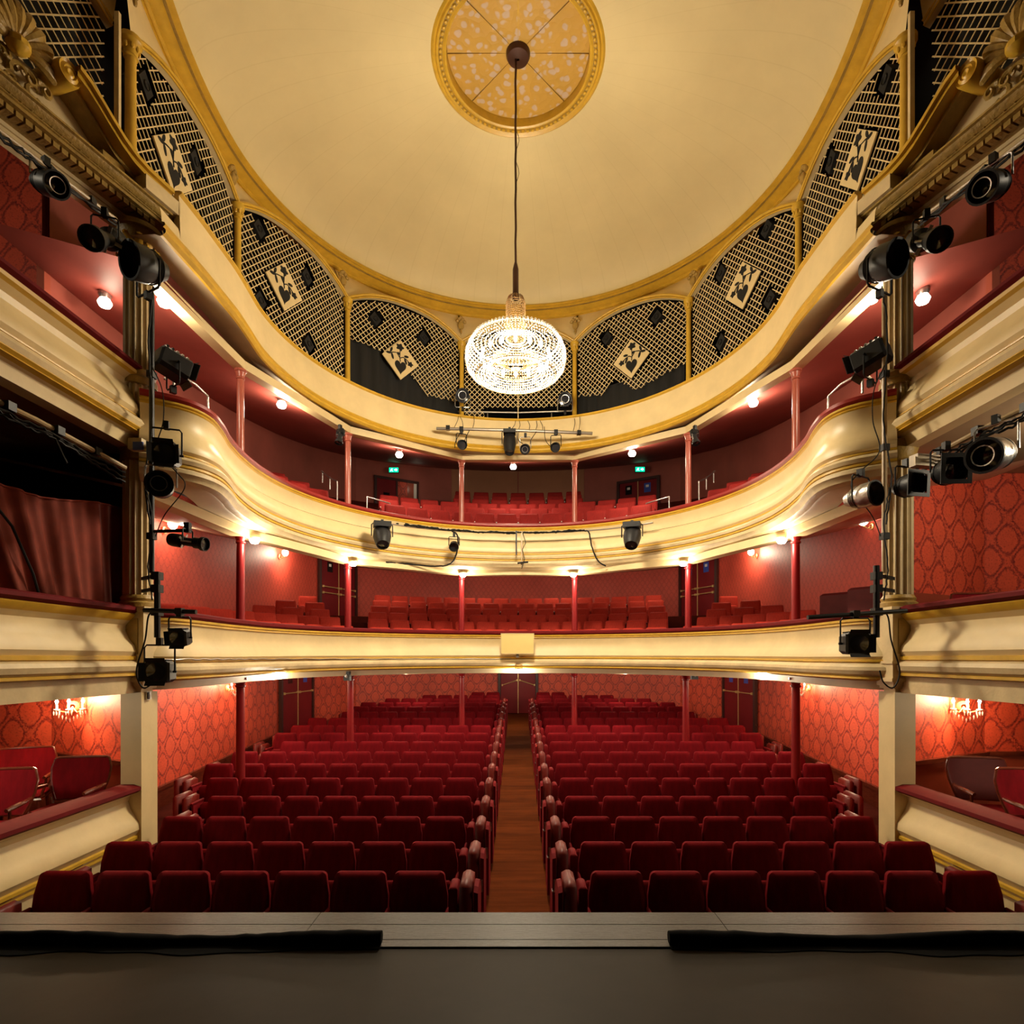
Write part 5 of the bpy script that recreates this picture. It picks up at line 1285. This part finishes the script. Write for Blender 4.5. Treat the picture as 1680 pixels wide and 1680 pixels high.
pipe('lighting_bar', 'grey pipe hanging across the gallery front, lamps below it', [P(716, 703, 12.1), P(845, 706, 12.1), P(972, 711, 12.1)], .030, M_['steel'], 'lighting bar', [P(735, 702, 12.1), P(757, 704, 12.1), P(912, 709, 12.1), P(950, 710, 12.1)])
for i, (a, c) in enumerate((((745, 702), (753, 676)), ((760, 702), (752, 678)), ((775, 704), (777, 680)), ((838, 705), (846, 690)), ((850, 706), (852, 690)), ((868, 706), (866, 690)), ((878, 707), (880, 690)), ((890, 707), (886, 690)), ((940, 709), (942, 682)), ((949, 710), (950, 676)))):
    cable('thin black wire holding the gallery bar, %s from the left' % ORD[i + 1], [P(*a, 12.1), P((a[0] + c[0]) / 2 + 2, (a[1] + c[1]) / 2, 12.35), P(*c, 12.68)], .006)
for i, (x0, y0, x1, y1) in enumerate(((757, 706, 746, 735), (770, 706, 764, 728), (851, 708, 858, 728), (880, 708, 870, 728), (893, 700, 905, 735))):
    cable('black lead drooping from the gallery bar to a lamp, %s from the left' % ORD[i + 1], [P(x0, y0, 12.08), P((x0 + x1) / 2 - 4, (y0 + y1) / 2 + 4, 12.0), P(x1, y1, 12.08)], .007)
arc = lambda a, r, z: Vector((r * sin(radians(a)), C0 + r * cos(radians(a)), H + z))
pipe('lighting_bar', 'thin brown bar along the upper circle front, left half', [arc(a, 3.72, 2.66 + .02 * cos(a / 20)) for a in range(-43, 0, 3)], .016, M_['steel'], 'lighting bar', [arc(-40, 3.74, 2.67)])
pipe('lighting_bar', 'thin brown bar along the upper circle front, right half', [arc(a, 3.72, 2.66 + .02 * cos(a / 20)) for a in range(3, 46, 3)], .016, M_['steel'], 'lighting bar', [arc(40, 3.74, 2.67)])
for j in range(3):
    cable('tangled black cable bundle on the upper circle front, %s strand' % ORD[j + 1], [arc(a, 3.70 - .01 * j, 2.68 + .015 * sin(a * .7 + j) - (.0)) for a in range(-38, 27, 5)], .013, 'cable', .012, 8, j + 3)
cable('black cable dropping under the upper circle front, left of the middle', [arc(-22, 3.69, 2.66), arc(-20.5, 3.60, 2.55), arc(-20.5, 3.62, 2.25), arc(-22, 3.72, 2.0), arc(-26, 3.85, 1.93), arc(-36, 3.95, 1.94), arc(-42, 3.97, 1.93)], .016, 'cable', .004)
cable('black cable dropping under the upper circle front, right of the middle', [arc(22, 3.72, 2.669), arc(24, 3.60, 2.6), arc(25, 3.60, 2.3), arc(26.5, 3.7, 2.02), arc(28, 3.9, 1.93)], .016, 'cable', .004)
cb_ = thing('cable_bracket', arc(.4, 3.72, 2.62), 'upright bracket with dangling leads at the centre of the upper circle front', 'bracket')
b = MB(); b.bar(arc(-.6, 3.68, 2.72), arc(-.6, 3.66, 2.2), .03, .02); b.build('upright', M_['black'], cb_, smooth=False)
b = MB(); b.bar(arc(1.2, 3.68, 2.70), arc(1.2, 3.66, 1.95), .03, .02); b.build('post', M_['pipe_tan'], cb_, smooth=False)
b = MB(); b.tube([arc(-.2, 3.62, 2.02), arc(3.4, 3.62, 2.04)], .02, 6); b.build('crossbar', M_['black'], cb_)
b = MB(); b.tube([arc(1.6, 3.62, 2.65), arc(2.6, 3.6, 2.45), arc(1.4, 3.6, 2.3), arc(2.2, 3.6, 2.1), arc(1.2, 3.62, 1.9)], .008, 6); b.build('lead', M_['cable'], cb_)

# pipes and leads on the pillars
for s in (-1, 1):
    q = lambda px: px if s < 0 else 1700 - px
    sd = SIDE[s]
    pp = [P(q(249), y, 6.28) for y in (480, 620, 780, 940)]
    pipe('scaffold_pipe', 'dark vertical pipe clamped along the %s pillar' % sd if s < 0 else 'tan vertical pipe clamped along the %s pillar' % sd, pp, .026, M_['black'] if s < 0 else M_['pipe_tan'], 'pipe', [P(q(249), y, 6.28) for y in (615, 735, 880)])
    x = 258 if s < 0 else 262
    pipe('scaffold_pipe', 'short black upright pole in front of the %s pedestal' % sd, [P(q(x), y, 6.1) for y in (928 if s > 0 else 942, 1000, 1046)], .030, M_['black'], 'pipe', [P(q(x), 945, 6.12), P(q(x), 966, 6.12), P(q(x), 1004, 6.1)])
    for yy in (945, 966):
        m2 = MB(); m2.bar(P(q(x), yy, 6.1), P(q(249) , yy + 1, 6.28), .03, .035); m2.bar(P(q(249), yy + 1, 6.26), Vector((-4.17 if s < 0 else 4.17, 6.5, P(0, yy, 6.28).z)), .03, .035); tag(m2.build('pipe_coupler', M_['black'], smooth=False), '%s black coupler joining pole and pipe on the %s pillar' % ('upper' if yy == 945 else 'lower', sd), 'coupler')
    pipe('scaffold_crossbar', 'black horizontal arm reaching out from the %s pole' % sd, [P(236, 1001, 6.0), P(322, 1004, 6.0)] if s < 0 else [P(1325, 1013, 6.0), P(1487, 1002, 6.0)], .024, M_['black'], 'pipe', [P(295, 1003, 6.0) if s < 0 else P(1403, 1007, 6.0)])
    if s < 0:
        pipe('scaffold_crossbar', 'short black stub holding the sideways profile spotlight', [P(249, 872, 6.28), P(312, 870, 6.30)], .018, M_['black'], 'pipe', [P(308, 870, 6.30)])
    cable('black lead looping below the %s pedestal' % sd, [P(q(x), 1002, 6.07), P(q(244), 1010, 6.0), P(q(238), 1050, 5.98), P(q(224), 1100, 5.98), P(q(234), 1128, 5.98), P(q(250), 1120, 5.98), P(q(257), 1100, 5.98)], .008)
    cable('black lead hanging down the %s pillar, upper length' % sd, [P(q(252), 470, 6.2), P(q(244), 560, 6.2), P(q(250), 690, 6.2), P(q(238), 780, 6.2), P(q(246), 860, 6.2)], .009, 'cable', .006)
    cable('black lead hanging down the %s pillar, lower length' % sd, [P(q(240), 800, 6.2), P(q(250), 860, 6.2), P(q(243), 930, 6.2), P(q(250), 985, 6.2)], .008, 'cable', .006)
    cable('thin lead swinging from the %s pillar lamps' % sd, [P(q(249), 600, 6.26), P(q(266), 640, 6.15), P(q(268), 690, 6.1), P(q(257), 740, 6.1), P(q(290), 775, 6.1), P(q(303), 800, 6.1), P(q(270), 845, 6.1), P(q(255), 880, 6.1)], .006)
    # bar under the topmost box and its cables
    pts = [P(q(x_), y_, Y_) for x_, y_, Y_ in ((-40, 642, 4.85), (60, 690, 5.25), (150, 738, 5.75), (205, 768, 6.1))]
    pipe('box_bar', 'tan lighting pipe under the topmost %s box' % sd, pts, .028, M_['pipe_tan'], 'lighting bar', [P(q(x_), y_, Y_) for x_, y_, Y_ in ((14, 667, 5.05), (95, 707, 5.42), (157, 741, 5.8))])
    for k in range(3):
        cable('black cable tied along the %s box bar, %s strand' % (sd, ORD[k + 1]), [P(q(-30), 656 + 4 * k, 4.85), P(q(40), 690 + 5 * k, 5.1), P(q(95), 716 + 3 * k, 5.35), P(q(150), 747 + 6 * k, 5.7), P(q(205), 775 + 8 * k, 6.05)], .011, 'cable', .012, 8, k + 11)
    cable('pair of black leads hanging from the %s box bar' % sd, [P(q(84), 703, 5.385), P(q(100), 740, 5.3), P(q(110), 760, 5.3)], .010)
    pts = [P(q(x_), y_, Y_) for x_, y_, Y_ in ((-20, 200, 4.75), (90, 284, 5.35), (190, 360, 6.05))]
    pipe('cornice_bar', 'tan lighting pipe under the %s entablature' % sd, pts, .022, M_['pipe_tan'], 'lighting bar', [P(q(84), 280, 5.3), P(q(150), 330, 5.75)])
    for k in range(2):
        cable('black cable along the %s entablature bar, %s strand' % (sd, ORD[k + 1]), [P(q(-20), 206 + 5 * k, 4.72), P(q(50), 258 + 5 * k, 5.05), P(q(110), 306 + 4 * k, 5.45), P(q(190), 364 + 5 * k, 6.0)], .012, 'cable', .014, 8, k + 21)
b = thing('junction_box', P(232, 726, 6.0), 'small cream and blue junction box at the left pillar', 'junction box')
m_ = MB(); c = P(226, 730, 6.0); m_.obox(c, (.07, 0, 0), (0, .05, 0), (0, 0, .055)); m_.build('case', M_['cream_dirty'], b, smooth=False)
m_ = MB(); m_.obox(c + Vector((.04, -.055, -.03)), (.05, 0, 0), (0, .01, 0), (0, 0, .04)); m_.build('socket_face', M_['notice_blue'], b, smooth=False)
b = thing('junction_box', P(1525, 745, 5.7), 'long tan junction box under the right box bar', 'junction box')
m_ = MB(); m_.obox(P(1517, 757, 5.75), (.13, .03, 0), (-.01, .05, 0), (0, 0, .055)); m_.build('case', M_['pipe_tan'], b, smooth=False)
m_ = MB(); m_.obox(P(1517, 757, 5.69), (.11, .025, 0), (0, .004, 0), (0, 0, .04)); m_.build('cover', M_['cream_dirty'], b, smooth=False)
b = thing('wall_switch', P(247, 1143, 6.45), 'small grey switch box on the lower left pillar', 'switch')
m_ = MB(); c = Vector((-4.18, 6.60, H - .42)); m_.obox(c, (.02, 0, 0), (0, .04, 0), (0, 0, .045)); m_.build('case', M_['silver'], b, smooth=False)
m_ = MB(); m_.obox(c + Vector((.022, -.02, 0)), (.008, 0, 0), (0, .015, 0), (0, 0, .04)); m_.build('rocker', M_['black'], b, smooth=False)
for i, (px, py, Y, sx) in enumerate(((570, 1109, 11.3, -1), (1139, 1107, 11.3, 1))):
    p = P(px, py, Y); b = thing('column_speaker', p, 'small black box fixed to a stalls column head, %s side' % SIDE[sx], 'speaker')
    m_ = MB(); m_.obox(p, (.06, 0, 0), (0, .06, 0), (0, 0, .09)); m_.build('case', M_['black'], b, smooth=False)
    m_ = MB(); m_.lathe([(.001, .02), (.03, .015), (.035, 0)], 12, p + Vector((sx * .0, -.06, 0)), (0, -1, 0)); m_.build('lens', M_['silver'], b)

# ---------------------------------------------------------------- the pale board on the dress circle front
p = P(849, 1056, 12.55)
t = thing('blank_board', p, 'blank pale yellow board mounted at the middle of the dress circle front', 'board')
b = MB(); b.box(p.x - .352, p.y - .03, p.z - .215, p.x + .352, p.y + .10, p.z + .215); b.build('box', M_['sign_cream'], t, smooth=False)
for (x0, x1, z0, z1) in ((-.352, .352, .205, .222), (-.352, .352, -.222, -.205), (-.358, -.345, -.222, .222), (.345, .358, -.222, .222)):
    b = MB(); b.box(p.x + x0, p.y - .036, p.z + z0, p.x + x1, p.y - .028, p.z + z1); b.build('edge', M_['cream'], t, smooth=False)
b = MB(); b.box(p.x - .03, p.y, p.z - .30, p.x + .03, p.y + .14, p.z - .21); b.build('bracket', M_['steel'], t, smooth=False)

# ---------------------------------------------------------------- curtain in the left dress circle box
rows = []
for i in range(90):
    u = i / 89; y = 4.70 + (6.62 - 4.70) * u; zt = H + 1.50 + .17 * u + .03 * sin(u * 9); zb = H + .42
    row = []
    for j in range(9):
        v = j / 8
        fold = .045 * sin(u * 34 + 1.2 * sin(u * 5) - v * 1.5) * (.35 + .65 * v) + .02 * sin(u * 71)
        yy = y + (1 - v) * 0 + v * (1 - u) * .55
        row.append((-4.49 + fold * (1 - .5 * u) - .25 * (1 - u), yy, zt + (zb - zt) * v))
    rows.append(row)
b = MB(); b.grid(rows)
t = thing('box_curtain', (-4.72, 5.6, H + .4), 'rust red velvet curtain drawn across the left dress circle box', 'curtain')
b.build('cloth', M_['curtain'], t, ang=80)
b = MB(); b.tube([Vector(r[0]) + Vector((0, 0, .005)) for r in rows], .012, 6); b.build('hem_cord', M_['curtain'], t)
b = MB(); b.tube([(-4.66, 5.02, H + 1.54), (-4.60, 5.32, H + 1.2), (-4.60, 5.55, H + .8), (-4.62, 5.70, H + .45)], .012, 6); b.build('tie_cord', M_['void'], t)
# black back cloth of that box
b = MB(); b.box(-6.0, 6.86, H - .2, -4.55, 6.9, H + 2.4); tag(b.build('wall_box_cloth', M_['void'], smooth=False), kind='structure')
for s in (1,):
    d = MB()
    for (x0, y0), (x1, y1) in zip([(9.0, 7.55), (6.05, 7.55), (4.6, 6.84)], [(6.05, 7.55), (4.6, 6.84)]): d.bar((x0, y0, H + .28), (x1, y1, H + .28), .03, .98)
    tag(d.build('trim_dado_upper', M_['dado'], smooth=False), kind='structure')

# ---------------------------------------------------------------- bentwood chairs in the boxes
def box_chair(x, y, z, rz, label, brown=False, scale=1.0):
    t = thing('bentwood_armchair', (x, y, z), label, 'chair', 'bentwood chairs in the boxes', rz)
    S = scale; V = lambda *p: Vector(p) * S
    up = M_['brown_leather'] if brown else M_['velvet']
    arc_ = [(.31 * sin(radians(a)), .02 + .10 * cos(radians(a) * .9)) for a in range(-62, 63, 8)]
    rows = []
    for z_, k, dy in ((.50, .80, 0), (.58, .92, .02), (.70, 1.04, .05), (.82, 1.08, .08), (.92, .98, .10)):
        rows.append([V(px * k, py + dy + .10, z_) for px, py in arc_])
    rows2 = [[p + Vector((0, .035, 0)) for p in r] for r in rows]
    b = MB(); b.grid(rows); b.grid([r[::-1] for r in rows2]); b.build('backrest', up, t, local=True)
    edge = [r[0] + Vector((0, .017, 0)) for r in rows] + [p + Vector((0, .017, 0.01)) for p in rows[-1][1:-1]] + [r[-1] + Vector((0, .017, 0)) for r in rows[::-1]] + [p + Vector((0, .017, 0)) for p in rows[0][1:-1]][::-1]
    b = MB(); b.tube(edge, .016 * S, 8, closed=True); b.build('back_frame', M_['wood_red'], t, local=True)
    b = MB(); pad(b, -.25 * S, .25 * S, -.27 * S, .16 * S, .40 * S, .47 * S, .03); b.build('seat', M_['velvet'], t, local=True)
    b = MB(); b.tube([V(-.26, -.28, .40), V(.26, -.28, .40), V(.26, .17, .40), V(-.26, .17, .40)], .018 * S, 6, closed=True); b.build('seat_rail', M_['wood_red'], t, local=True)
    for sx in (-1, 1):
        b = MB(); b.tube([V(sx * .285, .16, .66), V(sx * .31, .0, .66), V(sx * .31, -.18, .655), V(sx * .29, -.25, .64)], [.018, .02, .024, .020], 8); b.build('arm', M_['wood_red'], t, local=True)
        b = MB(); b.tube([V(sx * .30, -.22, .64), V(sx * .29, -.20, .55), V(sx * .25, -.22, .42)], .014 * S, 8); b.build('arm_support', M_['wood_red'], t, local=True)
        b = MB(); b.tube([V(sx * .24, -.25, .42), V(sx * .255, -.28, .2), V(sx * .25, -.27, 0)], [.022, .018, .013], 8); b.build('leg', M_['wood_red'], t, local=True)
        b = MB(); b.tube([V(sx * .26, .20, .52), V(sx * .22, .15, .40), V(sx * .22, .20, .2), V(sx * .24, .27, 0)], [.018, .02, .016, .013], 8); b.build('leg', M_['wood_red'], t, local=True)
    return t
FB = H - 2.02
box_chair(P(110, 1280, 6.15).x, 6.15, FB, .15, 'wide bentwood armchair with dark red back nearest the lower left pillar')
box_chair(P(32, 1270, 6.85).x, 6.85, FB, .45, 'bentwood armchair with bright red back against the left box wall')
box_chair(P(-24, 1290, 5.45).x, 5.45, FB, .25, 'bentwood armchair cut by the left picture edge')
box_chair(P(1628, 1280, 6.1).x, 6.1, FB, -.2, 'brown backed bentwood armchair nearest the lower right pillar', True)
box_chair(P(1722, 1290, 5.45).x, 5.45, FB, -.15, 'dark red bentwood armchair cut by the right picture edge')
box_chair(4.98, 6.1, H - .22, -.2, 'bentwood armchair showing above the right dress circle box rail')
# two tall upholstered chairs at the right end of the dress circle
for i, (px, Y) in enumerate(((1374, 10.45), (1424, 9.55))):
    p = P(px, 975, Y); p.x = min(p.x, 5.62)
    t = thing('club_chair', (p.x, Y, D_row(1)), 'tall brown red square backed chair by the right wall, %s' % ['farther one', 'nearer one'][i], 'chair', 'square chairs of the dress circle', rz=-.9)
    b = MB(); pad(b, -.25, .25, .05, .19, .12, 1.12, .04); b.build('backrest', M_['brown_leather'], t, local=True)
    b = MB(); pad(b, -.24, .24, -.38, .06, .32, .46, .04); b.build('seat', M_['brown_leather'], t, local=True)
    for sx in (-1, 1):
        for yy in (-.33, .10):
            b = MB(); b.tube([(sx * .2, yy, 0), (sx * .2, yy, .33)], .02, 6); b.build('leg', M_['wood_red'], t, local=True)

# ---------------------------------------------------------------- guard rails of the upper circle
def rail(label, pts, posts, r=.014):
    t = thing('guard_rail', pts[0], label, 'handrail')
    b = MB(); b.tube(pts, r, 8); b.build('top_rail', M_['silver'], t)
    for a, c in posts:
        b = MB(); b.tube([a, c], r, 8); b.build('post', M_['silver'], t)
for s in (-1, 1):
    q = lambda px: px if s < 0 else 1700 - px
    rail('thin steel guard rail at the %s end of the upper circle' % SIDE[s], [P(q(270), 622, 6.9), P(q(285), 610, 7.0), P(q(320), 630, 7.5), P(q(341), 650, 8.0)], [(P(q(285), 610, 7.0), P(q(285), 645, 7.0)), (P(q(341), 650, 8.0), P(q(342), 682, 8.0))])
    rail('short steel handrail beside the steps of the %s upper circle' % SIDE[s], [P(q(527), 773, 13.4), P(q(541), 784, 12.9), P(q(553), 790, 12.4)], [(P(q(529), 773, 13.4), P(q(529), 792, 13.4)), (P(q(541), 783, 12.9), P(q(541), 803, 12.9)), (P(q(553), 790, 12.4), P(q(553), 822, 12.4))])
    rail('steel handrail in front of the %s upper circle door' % SIDE[s], [P(q(602), 815, 12.9), P(q(640), 826, 13.2), P(q(641), 842, 13.2)], [(P(q(602), 815, 12.9), P(q(602), 838, 12.9))])
